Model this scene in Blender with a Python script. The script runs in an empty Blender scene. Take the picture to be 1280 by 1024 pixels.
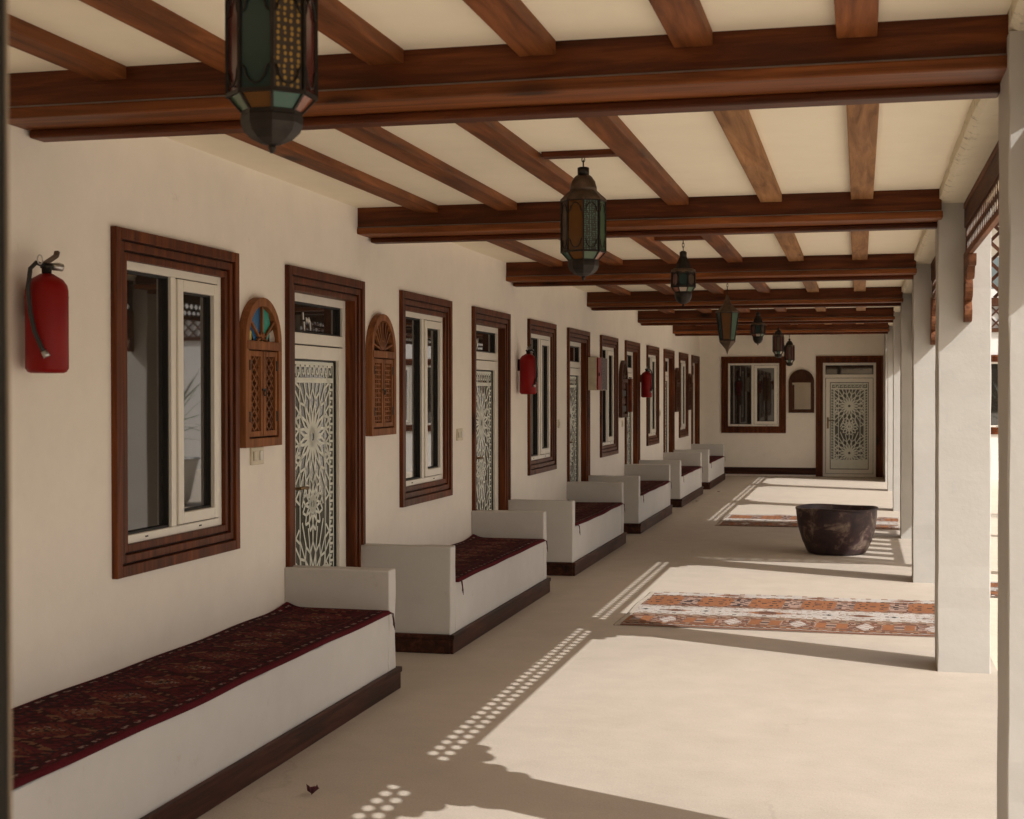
import bpy, bmesh, math, random
from mathutils import Vector, Matrix
random.seed(7)
S = bpy.context.scene
COL = S.collection
PI = math.pi

# ------------------------------------------------------------------ camera
cam = bpy.data.cameras.new('camera')
cam.lens = 50.98; cam.sensor_width = 36; cam.sensor_fit = 'HORIZONTAL'
cam.clip_start = 0.05; cam.clip_end = 500
cam.dof.use_dof = True; cam.dof.focus_distance = 9.0; cam.dof.aperture_fstop = 9.0
camo = bpy.data.objects.new('camera', cam); COL.objects.link(camo)
camo.matrix_world = (Matrix.Translation((0, 0, 1.5)) @ Matrix.Rotation(0.2358, 4, 'Z')
                     @ Matrix.Rotation(PI/2 - 0.0113, 4, 'X') @ Matrix.Rotation(-0.0013, 4, 'Z'))
S.camera = camo

# ------------------------------------------------------------------ sky + sun + exposure
TOSUN = Vector((1.0, -0.455, 1.030)).normalized()
EL = math.asin(TOSUN.z); ROT = math.atan2(TOSUN.x, TOSUN.y)
w = bpy.data.worlds.new('World'); S.world = w; w.use_nodes = True
nt = w.node_tree
sky = nt.nodes.new('ShaderNodeTexSky'); sky.sky_type = 'NISHITA'; sky.sun_disc = False
sky.sun_elevation = EL; sky.sun_rotation = ROT; sky.dust_density = 5.0; sky.ozone_density = 0.6; sky.air_density = 1.0
bg = nt.nodes['Background']; bg.inputs['Strength'].default_value = 0.068
wb = nt.nodes.new('ShaderNodeMix'); wb.data_type = 'RGBA'; wb.blend_type = 'MULTIPLY'   # warm white balance of the dusty sky
wb.inputs[0].default_value = 1.0; wb.inputs[7].default_value = (1.0, .97, .93, 1)
nt.links.new(sky.outputs[0], wb.inputs[6]); nt.links.new(wb.outputs[2], bg.inputs['Color'])
sl = bpy.data.lights.new('sun', 'SUN'); sl.energy = 2.35; sl.angle = math.radians(0.32); sl.color = (1.0, 0.99, 0.975)
so = bpy.data.objects.new('sun', sl); COL.objects.link(so)
so.rotation_euler = (-TOSUN).to_track_quat('-Z', 'Y').to_euler(); so.location = (12, -6, 14)
S.view_settings.view_transform = 'Standard'; S.view_settings.look = 'None'
S.view_settings.gamma = 1; S.view_settings.use_curve_mapping = False
S.view_settings.exposure = 1.10
S.cycles.max_bounces = 10; S.cycles.diffuse_bounces = 6
S.cycles.use_denoising = True

# ------------------------------------------------------------------ materials
def srgb(r, g, b):
    f = lambda c: ((c/255+0.055)/1.055)**2.4 if c/255 > 0.04045 else c/255/12.92
    return (f(r), f(g), f(b))

def newmat(name, rough=.6, spec=.5, metal=0.):
    m = bpy.data.materials.new(name); m.use_nodes = True
    p = m.node_tree.nodes['Principled BSDF']
    p.inputs['Roughness'].default_value = rough; p.inputs['Specular IOR Level'].default_value = spec
    p.inputs['Metallic'].default_value = metal
    return m, m.node_tree, p

def coords(nt, scale, obj_random=True):
    tc = nt.nodes.new('ShaderNodeTexCoord'); mp = nt.nodes.new('ShaderNodeMapping')
    mp.inputs['Scale'].default_value = scale
    nt.links.new(tc.outputs['Object'], mp.inputs['Vector'])
    if obj_random:
        oi = nt.nodes.new('ShaderNodeObjectInfo'); cx = nt.nodes.new('ShaderNodeCombineXYZ')
        mu = nt.nodes.new('ShaderNodeMath'); mu.operation = 'MULTIPLY'; mu.inputs[1].default_value = 37.0
        nt.links.new(oi.outputs['Random'], mu.inputs[0])
        for k in range(3): nt.links.new(mu.outputs[0], cx.inputs[k])
        nt.links.new(cx.outputs[0], mp.inputs['Location'])
    return mp.outputs[0]

def noise(nt, vec, scale, detail=4, rough=.55, dist=0.):
    n = nt.nodes.new('ShaderNodeTexNoise'); n.inputs['Scale'].default_value = scale
    n.inputs['Detail'].default_value = detail; n.inputs['Roughness'].default_value = rough
    n.inputs['Distortion'].default_value = dist
    nt.links.new(vec, n.inputs['Vector']); return n.outputs['Fac']

def ramp(nt, fac, stops):
    r = nt.nodes.new('ShaderNodeValToRGB'); e = r.color_ramp.elements
    while len(e) < len(stops): e.new(.5)
    for x, (pos, c) in zip(e, stops): x.position = pos; x.color = (*c, 1)
    nt.links.new(fac, r.inputs[0]); return r.outputs['Color']

def mix(nt, fac, a, b, mode='MIX'):
    m = nt.nodes.new('ShaderNodeMix'); m.data_type = 'RGBA'; m.blend_type = mode
    for sock, v in ((m.inputs[0], fac), (m.inputs[6], a), (m.inputs[7], b)):
        if isinstance(v, (int, float)): sock.default_value = v
        elif isinstance(v, tuple): sock.default_value = (*v, 1)
        else: nt.links.new(v, sock)
    return m.outputs[2]

def bump(nt, p, h, strength, dist=.01):
    b = nt.nodes.new('ShaderNodeBump'); b.inputs['Strength'].default_value = strength
    b.inputs['Distance'].default_value = dist
    nt.links.new(h, b.inputs['Height']); nt.links.new(b.outputs[0], p.inputs['Normal'])

def plaster(name, col, blotch=.06, rough=.75, bstr=.25, dirt=None, dirtlo=.63):
    m, nt, p = newmat(name, rough, .25)
    v = coords(nt, (1, 1, 1))
    n1 = noise(nt, v, 1.1, 5, .6); n2 = noise(nt, v, 7, 5, .6)
    lo = tuple(c*(1-blotch*1.6) for c in col); hi = tuple(min(.9, c*(1+blotch*.6)) for c in col)
    c = ramp(nt, n1, [(.3, lo), (.7, hi)])
    c = mix(nt, .3, c, ramp(nt, n2, [(.35, lo), (.65, hi)]))
    if dirt:
        n3 = noise(nt, v, 5.5, 8, .75)
        c = mix(nt, ramp(nt, n3, [(dirtlo, (0, 0, 0)), (dirtlo+.12, (.55, .55, .55))]), c, dirt)
    nt.links.new(c, p.inputs['Base Color'])
    n4 = noise(nt, v, 30, 4, .6); n5 = noise(nt, v, 3, 2, .5)
    ad = nt.nodes.new('ShaderNodeMath'); ad.operation = 'MULTIPLY_ADD'; ad.inputs[1].default_value = .25
    nt.links.new(n4, ad.inputs[0]); nt.links.new(n5, ad.inputs[2])
    bump(nt, p, ad.outputs[0], bstr, .012)
    return m

def wood(name, axis, dark, mid, light, rough=.42, knots=True):
    m, nt, p = newmat(name, rough, .18)
    sc = [14, 14, 14]; sc[axis] = .9
    v = coords(nt, tuple(sc)); n = noise(nt, v, 1.6, 6, .65, .6)
    c = ramp(nt, n, [(.28, dark), (.5, mid), (.74, light)])
    sb = [1.2, 1.2, 1.2]; sb[axis] = .5
    v2 = coords(nt, tuple(sb)); n2 = noise(nt, v2, 2.0, 3, .5)
    c = mix(nt, .55, c, ramp(nt, n2, [(.3, (.55, .52, .5)), (.7, (1.2, 1.2, 1.2))]), 'MULTIPLY')
    if knots:
        sk = [7, 7, 7]; sk[axis] = 2.4
        vk = coords(nt, tuple(sk)); vo = nt.nodes.new('ShaderNodeTexVoronoi'); vo.inputs['Scale'].default_value = .62
        nt.links.new(vk, vo.inputs['Vector'])
        c = mix(nt, ramp(nt, vo.outputs['Distance'], [(.06, (.9, .9, .9)), (.20, (0, 0, 0))]), c, tuple(x*.35 for x in dark))
    nt.links.new(c, p.inputs['Base Color'])
    r = nt.nodes.new('ShaderNodeMapRange'); r.inputs[3].default_value = rough-.1; r.inputs[4].default_value = rough+.18
    nt.links.new(n2, r.inputs[0]); nt.links.new(r.outputs[0], p.inputs['Roughness'])
    bump(nt, p, n, .25, .004)
    return m

def plain(name, col, rough=.5, spec=.5, metal=0., var=.15, vs=12):
    m, nt, p = newmat(name, rough, spec, metal)
    n = noise(nt, coords(nt, (1, 1, 1)), vs, 5, .6)
    nt.links.new(ramp(nt, n, [(.3, tuple(c*(1-var) for c in col)), (.7, tuple(min(1, c*(1+var)) for c in col))]), p.inputs['Base Color'])
    return m

WD, WM, WL = (.038, .0095, .0028), (.105, .027, .0070), (.225, .064, .016)
wood_x, wood_y, wood_z = (wood('stained_wood_' + 'xyz'[a], a, WD, WM, WL) for a in range(3))
bw = [tuple(c*.82 for c in q) for q in (WD, WM, WL)]
beam_x = wood('beam_wood', 0, *bw)
casing_x = wood('casing_wood', 0, (.072, .022, .006), (.19, .058, .015), (.33, .112, .032), .45)
groove_w = wood('groove_shade_wood', 2, (.010, .004, .002), (.020, .007, .004), (.035, .012, .006), .5, False)  # darker than the frame wood: shade in the recess put into the colour
JD, JM, JL = (.062, .020, .006), (.175, .056, .016), (.32, .112, .035)
joist_pale = wood('lit_joist_wood', 1, (.13, .055, .020), (.29, .14, .055), (.43, .23, .105), .6)  # paler copy for joists by the columns, daylight there put into the colour
joist_y = wood('joist_wood', 1, JD, JM, JL, .5)
carved = wood('carved_wood', 2, (.10, .036, .013), (.235, .088, .031), (.36, .15, .058), .55, False)
dark_carved = wood('dark_carved_wood', 2, (.03, .012, .006), (.07, .026, .012), (.11, .045, .02), .55, False)
skirt_w = wood('skirting_wood', 1, (.014, .006, .004), (.042, .014, .008), (.10, .038, .02), .5)
wall_m = plaster('wall_paint', (.865, .80, .705), .05, .7, .30, (.50, .42, .33), .645)
ceil_m = plaster('ceiling_paint', (.89, .81, .65), .04, .8, .1, (.45, .38, .27), .72)
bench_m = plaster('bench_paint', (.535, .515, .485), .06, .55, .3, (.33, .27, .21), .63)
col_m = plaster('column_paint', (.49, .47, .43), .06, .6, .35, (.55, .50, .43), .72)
def lintel_grime(m):
    nt = m.node_tree; p = nt.nodes['Principled BSDF']; v = coords(nt, (1, 1, 1), False)
    sx = nt.nodes.new('ShaderNodeSeparateXYZ'); nt.links.new(v, sx.inputs[0])
    edge = ramp(nt, sx.outputs['X'], [(.0, (.8, .8, .8)), (.075, (0, 0, 0))])
    fl = ramp(nt, noise(nt, v, 16, 7, .75), [(.56, (0, 0, 0)), (.64, (.85, .85, .85))])
    old = p.inputs['Base Color'].links[0].from_socket
    nt.links.new(mix(nt, mix(nt, 1., edge, fl, 'MULTIPLY'), old, (.16, .12, .07)), p.inputs['Base Color'])
    return m
lint_m = lintel_grime(plaster('lintel_paint', (.72, .65, .50), .07, .8, .5, (.22, .17, .10), .60))
ext_m = plaster('courtyard_wall_paint', (.76, .74, .70), .04)
white_al = plain('white_aluminium', (.77, .73, .64), .35, .5, 0, .03)
gasket = plain('black_gasket', (.012, .011, .010), .6)
red_paint = plain('red_enamel', (.21, .0025, .0015), .45, .22, 0, .12, 5)
rubber = plain('black_rubber', (.015, .014, .013), .5)
brass = plain('aged_brass', (.20, .13, .06), .4, .5, .7)
steel = plain('steel', (.45, .44, .42), .35, .5, .9)
dark_metal = plain('dark_lantern_metal', (.024, .019, .015), .5, .4, .5, .35, 25)
brown_metal = plain('brown_lantern_metal', (.095, .060, .038), .5, .5, .5, .35, 25)
plastic = plain('cream_plastic', (.62, .55, .40), .4)
frost = plain('frosted_white', (.70, .71, .62), .45, .4, 0, .05)
paint_white = plain('white_paint', (.7, .68, .62), .5)

def glass(name, col, rough=.02, ior=2.1):
    m, nt, p = newmat(name, rough, .5)
    p.inputs['Base Color'].default_value = (*col, 1); p.inputs['IOR'].default_value = ior
    n = noise(nt, coords(nt, (1, 1, 1)), 1.3, 2, .5); bump(nt, p, n, .03, .01)
    return m
win_glass = glass('dark_window_glass', (.020, .017, .014))
door_glass = glass('door_glass', (.085, .085, .068), .07, 1.5)
mirror_m = glass('old_mirror', (.30, .28, .26), .04, 1.5); mirror_m.node_tree.nodes['Principled BSDF'].inputs['Metallic'].default_value = 1.0
def tint(name, col): return glass(name, col, .18, 1.5)
amber, teal, greeng, redg, orangeg, blueg, yellowg, clearg = (tint(n, c) for n, c in (
    ('amber_glass', (.115, .047, .009)), ('teal_glass', (.020, .044, .038)), ('green_glass', (.065, .11, .06)),
    ('red_glass', (.09, .025, .020)), ('orange_glass', (.20, .06, .028)), ('blue_glass', (.005, .10, .24)),
    ('yellow_glass', (.42, .33, .02)), ('clear_glass', (.40, .33, .27))))
green2 = tint('sea_green_glass', (.02, .27, .20)); teal2 = tint('light_teal_glass', (.042, .105, .080))

def filigree(name, c_hole, c_metal, scale):
    m, nt, p = newmat(name, .4, .5)
    vo = nt.nodes.new('ShaderNodeTexVoronoi'); vo.inputs['Scale'].default_value = scale
    vo.inputs['Randomness'].default_value = .35
    nt.links.new(coords(nt, (1, 1, .8), False), vo.inputs['Vector'])
    nt.links.new(ramp(nt, vo.outputs['Distance'], [(.28, c_hole), (.42, c_metal)]), p.inputs['Base Color'])
    return m
fil_gold = filigree('pierced_brass_panel', (.34, .20, .035), (.035, .022, .014), 95)
fil_green = filigree('pierced_green_panel', (.10, .20, .15), (.035, .03, .022), 130)

# floor: painted tan screed
def floor_mat(name, a, b):
    m, nt, p = newmat(name, .62, .3)
    v = coords(nt, (1, 1, 1), False)
    n1 = noise(nt, v, .55, 6, .6, .4); n2 = noise(nt, v, 4.5, 6, .65); n3 = noise(nt, v, 60, 3, .6)
    c = ramp(nt, n1, [(.3, a), (.7, b)])
    c = mix(nt, .35, c, ramp(nt, n2, [(.3, tuple(x*.86 for x in a)), (.7, tuple(x*1.06 for x in b))]))
    n5 = noise(nt, v, 9, 8, .8)
    c = mix(nt, ramp(nt, n5, [(.66, (0, 0, 0)), (.74, (.3, .3, .3))]), c, tuple(x*.6 for x in a))
    # a few hairline cracks
    vo = nt.nodes.new('ShaderNodeTexVoronoi'); vo.feature = 'DISTANCE_TO_EDGE'; vo.inputs['Scale'].default_value = .33
    dv = nt.nodes.new('ShaderNodeVectorMath'); dv.operation = 'MULTIPLY_ADD'
    nn = nt.nodes.new('ShaderNodeTexNoise'); nn.inputs['Scale'].default_value = 2.5; nn.inputs['Detail'].default_value = 5
    nt.links.new(v, nn.inputs['Vector']); nt.links.new(nn.outputs['Color'], dv.inputs[0])
    dv.inputs[1].default_value = (.5, .5, .5); nt.links.new(v, dv.inputs[2]); nt.links.new(dv.outputs[0], vo.inputs['Vector'])
    gate = ramp(nt, noise(nt, v, .7, 2), [(.52, (0, 0, 0)), (.62, (.22, .22, .22))])
    ck = ramp(nt, vo.outputs['Distance'], [(.0015, (1, 1, 1)), (.004, (0, 0, 0))])
    c = mix(nt, mix(nt, 1., gate, ck, 'MULTIPLY'), c, tuple(x*.5 for x in a))
    n6 = noise(nt, v, 130, 2, .7)
    c = mix(nt, 1.0, c, ramp(nt, n6, [(.25, (.86, .85, .84)), (.75, (1.1, 1.1, 1.1))]), 'MULTIPLY')
    n7 = noise(nt, v, 16, 6, .75, .8)
    c = mix(nt, ramp(nt, n7, [(.60, (0, 0, 0)), (.75, (.35, .35, .35))]), c, tuple(x*.78 for x in a))
    nt.links.new(c, p.inputs['Base Color'])
    ad = nt.nodes.new('ShaderNodeMath'); ad.operation = 'MULTIPLY_ADD'; ad.inputs[1].default_value = .3
    nt.links.new(n3, ad.inputs[0]); nt.links.new(n2, ad.inputs[2])
    bump(nt, p, ad.outputs[0], .35, .008)
    return m
floor_m = floor_mat('tan_floor_paint', (.40, .345, .283), (.455, .396, .332))
ground_m = floor_mat('courtyard_paving', (.62, .535, .42), (.68, .595, .475))

def rug_mat():
    m, nt, p = newmat('woven_wool', .95, .1)
    a = nt.nodes.new('ShaderNodeVertexColor'); a.layer_name = 'weave'
    n = noise(nt, coords(nt, (1, 1, 1)), 140, 3, .7)
    n2 = noise(nt, coords(nt, (1, 1, 1)), 5, 4, .6)
    c = mix(nt, .6, a.outputs['Color'], ramp(nt, n, [(.3, (.55, .55, .55)), (.7, (1.25, 1.25, 1.25))]), 'MULTIPLY')
    c = mix(nt, .5, c, ramp(nt, n2, [(.3, (.7, .7, .7)), (.7, (1.15, 1.15, 1.15))]), 'MULTIPLY')
    nt.links.new(c, p.inputs['Base Color']); bump(nt, p, n, .5, .004)
    return m
rug_m = rug_mat()

def pot_mat():
    m, nt, p = newmat('weathered_copper_pot', .5, .4)
    v = coords(nt, (1, 1, 1), False)
    n = noise(nt, v, 5.5, 7, .68, .5); n2 = noise(nt, v, 22, 5, .65)
    c = ramp(nt, n, [(.38, (.021, .010, .012)), (.54, (.046, .021, .022)), (.66, (.20, .15, .115))])
    c = mix(nt, .45, c, ramp(nt, n2, [(.35, (.35, .32, .32)), (.65, (1.35, 1.3, 1.25))]), 'MULTIPLY')
    nt.links.new(c, p.inputs['Base Color']); bump(nt, p, n2, .4, .006)
    return m
pot_m = pot_mat()

# ------------------------------------------------------------------ mesh helpers
class G:
    def __init__(s): s.v = []; s.f = []; s.m = []; s.sm = []
    def face(s, idx, m=0, sm=False): s.f.append(tuple(idx)); s.m.append(m); s.sm.append(sm)
    def box(s, x0, x1, y0, y1, z0, z1, m=0):
        b = len(s.v)
        s.v += [(x, y, z) for z in (z0, z1) for y in (y0, y1) for x in (x0, x1)]
        for q in ((0, 2, 3, 1), (4, 5, 7, 6), (0, 1, 5, 4), (2, 6, 7, 3), (0, 4, 6, 2), (1, 3, 7, 5)): s.face([b+i for i in q], m)
        return s
    def bar(s, p, q, up, w, t, m=0):           # rectangular bar from p to q; w across, t along up
        p, q, up = Vector(p), Vector(q), Vector(up)
        d = (q-p).normalized(); side = d.cross(up).normalized(); b = len(s.v)
        for e in (p, q):
            for a, c in ((-1, -1), (1, -1), (1, 1), (-1, 1)): s.v.append(tuple(e + side*a*w/2 + up*c*t/2))
        for i in range(4): s.face((b+i, b+(i+1) % 4, b+4+(i+1) % 4, b+4+i), m)
        s.face((b+3, b+2, b+1, b), m); s.face((b+4, b+5, b+6, b+7), m); return s
    def prism(s, poly, axis, a0, a1, m=0):     # poly in the two other axes (cyclic order)
        b = len(s.v); n = len(poly)
        for a in (a0, a1):
            for u, v in poly:
                s.v.append({0: (a, u, v), 1: (v, a, u), 2: (u, v, a)}[axis])
        for i in range(n): s.face((b+i, b+(i+1) % n, b+n+(i+1) % n, b+n+i), m)
        s.face([b+i for i in reversed(range(n))], m); s.face([b+n+i for i in range(n)], m); return s
    def lathe(s, prof, n=24, c=(0, 0, 0), m=0, sm=True, rot=0., caps=True):
        b = len(s.v)
        for r, z in prof:
            for k in range(n):
                a = rot + 2*PI*k/n; s.v.append((c[0]+r*math.cos(a), c[1]+r*math.sin(a), c[2]+z))
        for i in range(len(prof)-1):
            for k in range(n):
                s.face((b+i*n+k, b+i*n+(k+1) % n, b+(i+1)*n+(k+1) % n, b+(i+1)*n+k), m, sm)
        if caps:
            s.face([b+k for k in reversed(range(n))], m); e = b+(len(prof)-1)*n; s.face([e+k for k in range(n)], m)
        return s
    def tube(s, pts, r, n=8, m=0, closed=False):
        pts = [Vector(p) for p in pts]; b = len(s.v); N = len(pts)
        nrm = None
        for i, p in enumerate(pts):
            d = ((pts[(i+1) % N]-pts[i-1]) if closed else (pts[min(i+1, N-1)]-pts[max(i-1, 0)])).normalized()
            if nrm is None:
                nrm = d.orthogonal().normalized()
            nrm = (nrm - d*nrm.dot(d)).normalized(); bi = d.cross(nrm)
            rr = r[i] if isinstance(r, (list, tuple)) else r
            for k in range(n):
                a = 2*PI*k/n; s.v.append(tuple(p + nrm*math.cos(a)*rr + bi*math.sin(a)*rr))
        for i in range(N if closed else N-1):
            j = (i+1) % N
            for k in range(n): s.face((b+i*n+k, b+i*n+(k+1) % n, b+j*n+(k+1) % n, b+j*n+k), m, True)
        if not closed:
            s.face([b+k for k in reversed(range(n))], m); s.face([b+(N-1)*n+k for k in range(n)], m)
        return s
    def ring(s, y0, y1, z0, z1, wd, x0, x1, bottom=True, m=0):   # picture-frame of boards in the wall plane
        s.box(x0, x1, y0, y0+wd, z0, z1, m); s.box(x0, x1, y1-wd, y1, z0, z1, m)
        s.box(x0, x1, y0+wd, y1-wd, z1-wd, z1, m)
        if bottom: s.box(x0, x1, y0+wd, y1-wd, z0, z0+wd, m)
        return s
    def build(s, name, mat, parent=None, bevel=0, loc=None, recalc=True):
        me = bpy.data.meshes.new(name); me.from_pydata(s.v, [], s.f)
        for mm in (mat if isinstance(mat, (list, tuple)) else [mat]): me.materials.append(mm)
        me.polygons.foreach_set('material_index', s.m); me.polygons.foreach_set('use_smooth', s.sm)
        if recalc:
            bm = bmesh.new(); bm.from_mesh(me); bmesh.ops.recalc_face_normals(bm, faces=bm.faces); bm.to_mesh(me); bm.free()
        o = bpy.data.objects.new(name, me); COL.objects.link(o)
        if parent: o.parent = parent
        if loc: o.location = loc
        if bevel:
            b = o.modifiers.new('edge', 'BEVEL'); b.width = bevel; b.segments = 2; b.limit_method = 'ANGLE'; b.angle_limit = math.radians(40)
        return o

def tag(o, label=None, cat=None, group=None, kind=None):
    if cat and not kind: kind = 'thing'
    for k, v in (('label', label), ('category', cat), ('group', group), ('kind', kind)):
        if v: o[k] = v
    return o
def thing(name, label, cat, loc=(0, 0, 0), rz=0., group=None):
    o = bpy.data.objects.new(name, None); COL.objects.link(o); o.empty_display_size = .1
    o.location = loc; o.rotation_euler = (0, 0, rz); return tag(o, label, cat, group)
KIDS = {}
def children(o): return [c for c in bpy.data.objects if c.parent == o]
def copy_tree(o, parent=None):
    c = o.copy(); COL.objects.link(c)
    if parent: c.parent = parent
    for ch in children(o): copy_tree(ch, c)
    return c
ORD = ['first', 'second', 'third', 'fourth', 'fifth', 'sixth', 'seventh', 'eighth']

# ------------------------------------------------------------------ layout (metres; camera at 0,0,1.5)
P = 3.6454; WX = -2.85; EY = 26.5; CZ = 2.58
WIN_Y = [5.149 + P*k for k in range(6)]; WIN_W, WZ0, WZ1 = 1.157, .773, 2.155
DOOR_Y = [6.914 + P*k for k in range(6)]; DOOR_W = 1.164
COLS = [-3.0, .62, 4.30, 8.10, 11.85, 15.40, 18.95, 22.80, 25.10]
CX0, CX1, CD = .4057, .676, .32
BEAMS = [4.3695 + P*k for k in range(-2, 6)]

# ------------------------------------------------------------------ ground
g = G(); g.v = [(-3.3, -7, 0), (.72, -7, 0), (.72, 26.8, 0), (-3.3, 26.8, 0)]; g.face((0, 1, 2, 3))
tag(g.build('arcade_floor', floor_m), kind='structure')
g = G(); g.v = [(-60, -60, -.006), (80, -60, -.006), (80, 100, -.006), (-60, 100, -.006)]; g.face((0, 1, 2, 3))
tag(g.build('courtyard_ground', ground_m), kind='structure')

# ------------------------------------------------------------------ walls with openings
def pierced_wall(g, a0, a1, z1, openings, depth, flip):
    """boxes around openings; a = along wall, wall face at 0, body to -depth (local x)"""
    cur = a0
    for (o0, o1, b0, b1) in sorted(openings):
        if o0 > cur: g.box(-depth, 0, cur, o0, -.05, z1)
        if b0 > -.05: g.box(-depth, 0, o0, o1, -.05, b0)
        g.box(-depth, 0, o0, o1, b1, z1)
        cur = o1
    g.box(-depth, 0, cur, a1, -.05, z1)
IN = .05
lw = thing('house_wall', 'long cream plaster house wall with the row of windows and doors', 'wall', (WX, 0, 0))
g = G(); ops = [(y+IN, y+WIN_W-IN, WZ0+IN, WZ1-IN) for y in WIN_Y] + [(y+IN, y+DOOR_W-IN, -.05, WZ1-IN) for y in DOOR_Y]
pierced_wall(g, -7, EY, CZ, ops, .3, False); g.build('plaster', wall_m, lw)
ew = thing('end_wall', 'cream plaster wall closing the far end of the arcade', 'wall', (0, EY, 0), -PI/2)
g = G(); FWX, FDX = -2.457, -.775
pierced_wall(g, WX-.0, .74, CZ, [(FWX+IN, FWX+WIN_W-IN, WZ0+IN, WZ1-IN), (FDX+IN, FDX+DOOR_W-IN, -.05, WZ1-IN)], .3, False)
g.build('plaster', wall_m, ew)
g = G(); g.box(0, .018, WX, FDX, .03, .135); g.box(0, .026, WX, FDX, .135, .155)
g.build('skirting', skirt_w, ew, .003)
g = G(); g.box(WX-.3, .74, -7.3, -7, -.05, CZ)
tag(g.build('rear_wall', wall_m), 'plain plaster wall closing the arcade behind the viewer', 'wall')

# ceiling and roof
g = G(); g.box(WX-.3, CX0, -7.3, EY+.3, CZ, CZ+.12)
tag(g.build('ceiling', ceil_m), 'cream plaster ceiling above the dark wooden joists', 'ceiling')
lt = thing('lintel', 'cream plaster lintel running along the tops of the columns', 'lintel', (CX0, 0, 2.51))
g = G()
n = 160; yy = [-7.3 + (EY+7.6)*i/n for i in range(n+1)]
rr = [(random.uniform(-.006, .006), random.uniform(-.004, .004)) for _ in yy]
for i, y in enumerate(yy):
    dx, dz = rr[i]
    g.v += [(.0+dx, y, .19), (.0+dx, y, .018), (.022+dx, y, .004+dz*.4), (CX1-CX0, y, 0), (CX1-CX0, y, .19)]
for i in range(n):
    for k in range(5): g.face((i*5+k, i*5+(k+1) % 5, (i+1)*5+(k+1) % 5, (i+1)*5+k), 0, False)
g.face((0, 1, 2, 3, 4)); g.face([n*5+k for k in (4, 3, 2, 1, 0)])
g.build('plaster', lint_m, lt)
g = G(); g.box(WX-.4, .866, -7.4, EY+.4, 2.702, 2.86)
tag(g.build('roof_slab', ext_m), 'flat white roof slab overhanging the colonnade', 'roof')

# ------------------------------------------------------------------ beams, joists, blocking
BL = CX0 + .012 - WX
def make_beam(loc):
    t = thing('ceiling_beam', '', 'beam', loc, 0, 'dark wooden beams across the arcade ceiling')
    g = G(); g.box(.0, BL, 0, .27, 2.468, CZ+.02); g.build('upper_board', beam_x, t, .004)
    g = G(); g.box(.0, BL+.006, -.014, .262, 2.425, 2.462); g.build('casing_board', casing_x, t, .006)
    g = G(); g.box(.012, BL-.01, .19, .285, 2.396, 2.4245); g.build('lower_lip', beam_x, t, .008)
    g = G(); g.box(.0, BL, -.006, .2, 2.4625, 2.4675); g.build('bead', paint_dark, t)
    return t
paint_dark = plain('groove_line', (.16, .12, .10), .6)
beam0 = make_beam((WX, BEAMS[0], 0))
BLAB = {2: 'nearest dark wooden ceiling beam, largest, behind the first hanging lantern',
        3: 'second dark wooden ceiling beam from the viewer, meeting wall above first door',
        4: 'third dark wooden ceiling beam, just beyond the amber octagonal lantern',
        5: 'fourth dark wooden ceiling beam, just beyond the second squat lantern',
        6: 'fifth dark wooden ceiling beam, second closest to the end wall',
        7: 'farthest dark wooden ceiling beam, closest to the end wall',
        0: 'dark wooden beam two bays behind the viewer', 1: 'dark wooden beam over the viewer, out of view'}
for k, y in enumerate(BEAMS):
    b = beam0 if k == 0 else copy_tree(beam0)
    b.location = (WX, y, 0); b['label'] = BLAB[k]
JX = [0.0, -.485, -.97, -1.455, -1.94, -2.425]
g = G(); g.box(-.058, .058, 0, P-.275, 2.537, CZ+.01)
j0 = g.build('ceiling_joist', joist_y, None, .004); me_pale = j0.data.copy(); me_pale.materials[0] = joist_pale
edges = BEAMS + [EY-.005]
BAYN = ['behind the viewer', 'over the viewer', 'before the nearest beam', 'between first and second beams', 'between second and third beams',
        'between third and fourth beams', 'between fourth and fifth beams', 'between fifth and sixth beams', 'beyond the sixth beam']
JN = ['nearest the columns', 'second from the columns', 'third from the columns', 'third from the house wall', 'second from the house wall', 'nearest the house wall']
first = True
for b in range(1, 8):
    y0 = BEAMS[b]+.272; y1 = edges[b+1]-.002
    for k, x in enumerate(JX):
        o = j0 if first else j0.copy()
        if not first: COL.objects.link(o)
        first = False
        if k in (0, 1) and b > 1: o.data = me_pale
        o.location = (x + random.uniform(-.012, .012), y0, 0); o.scale = (1, (y1-y0)/(P-.275), 1)
        tag(o, f'brown ceiling joist {JN[k]}, {BAYN[b+1]}', 'joist', 'ceiling joists')
for b in range(1, 8):
    g = G(); yb = BEAMS[b]+2.02
    g.box(-.1775, .1775, -.04, .04, 2.556, CZ+.01)
    o = g.build('joist_blocking', wood_x, None, .004, (-1.2125, yb, 0))
    tag(o, f'short cross board between two joists holding the {ORD[b-1]} hanging lantern', 'board', 'lantern hanger boards')

# ------------------------------------------------------------------ columns, lattice valances
def make_column():
    g = G()
    nz = 22
    sec = [(-.0, 0), (CX1-CX0, 0), (CX1-CX0, CD), (0, CD)]
    bev = .004
    pol = []
    for (x, y), (dx, dy) in zip(sec, [(1, 1), (-1, 1), (-1, -1), (1, -1)]):
        a = (x+dx*bev, y); b = (x, y+dy*bev)
        pol += [b, a] if (dx*dy > 0) else [a, b]
    for i in range(nz+1):
        z = 2.515*i/nz
        for (x, y) in pol: g.v.append((x+random.uniform(-.0018, .0018), y+random.uniform(-.0018, .0018), z))
    n = len(pol)
    for i in range(nz):
        for k in range(n): g.face((i*n+k, i*n+(k+1) % n, (i+1)*n+(k+1) % n, (i+1)*n+k), 0, False)
    g.face(list(range(n))[::-1]); g.face([nz*n+k for k in range(n)])
    return g.build('square_column', col_m)
c0 = make_column()
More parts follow.
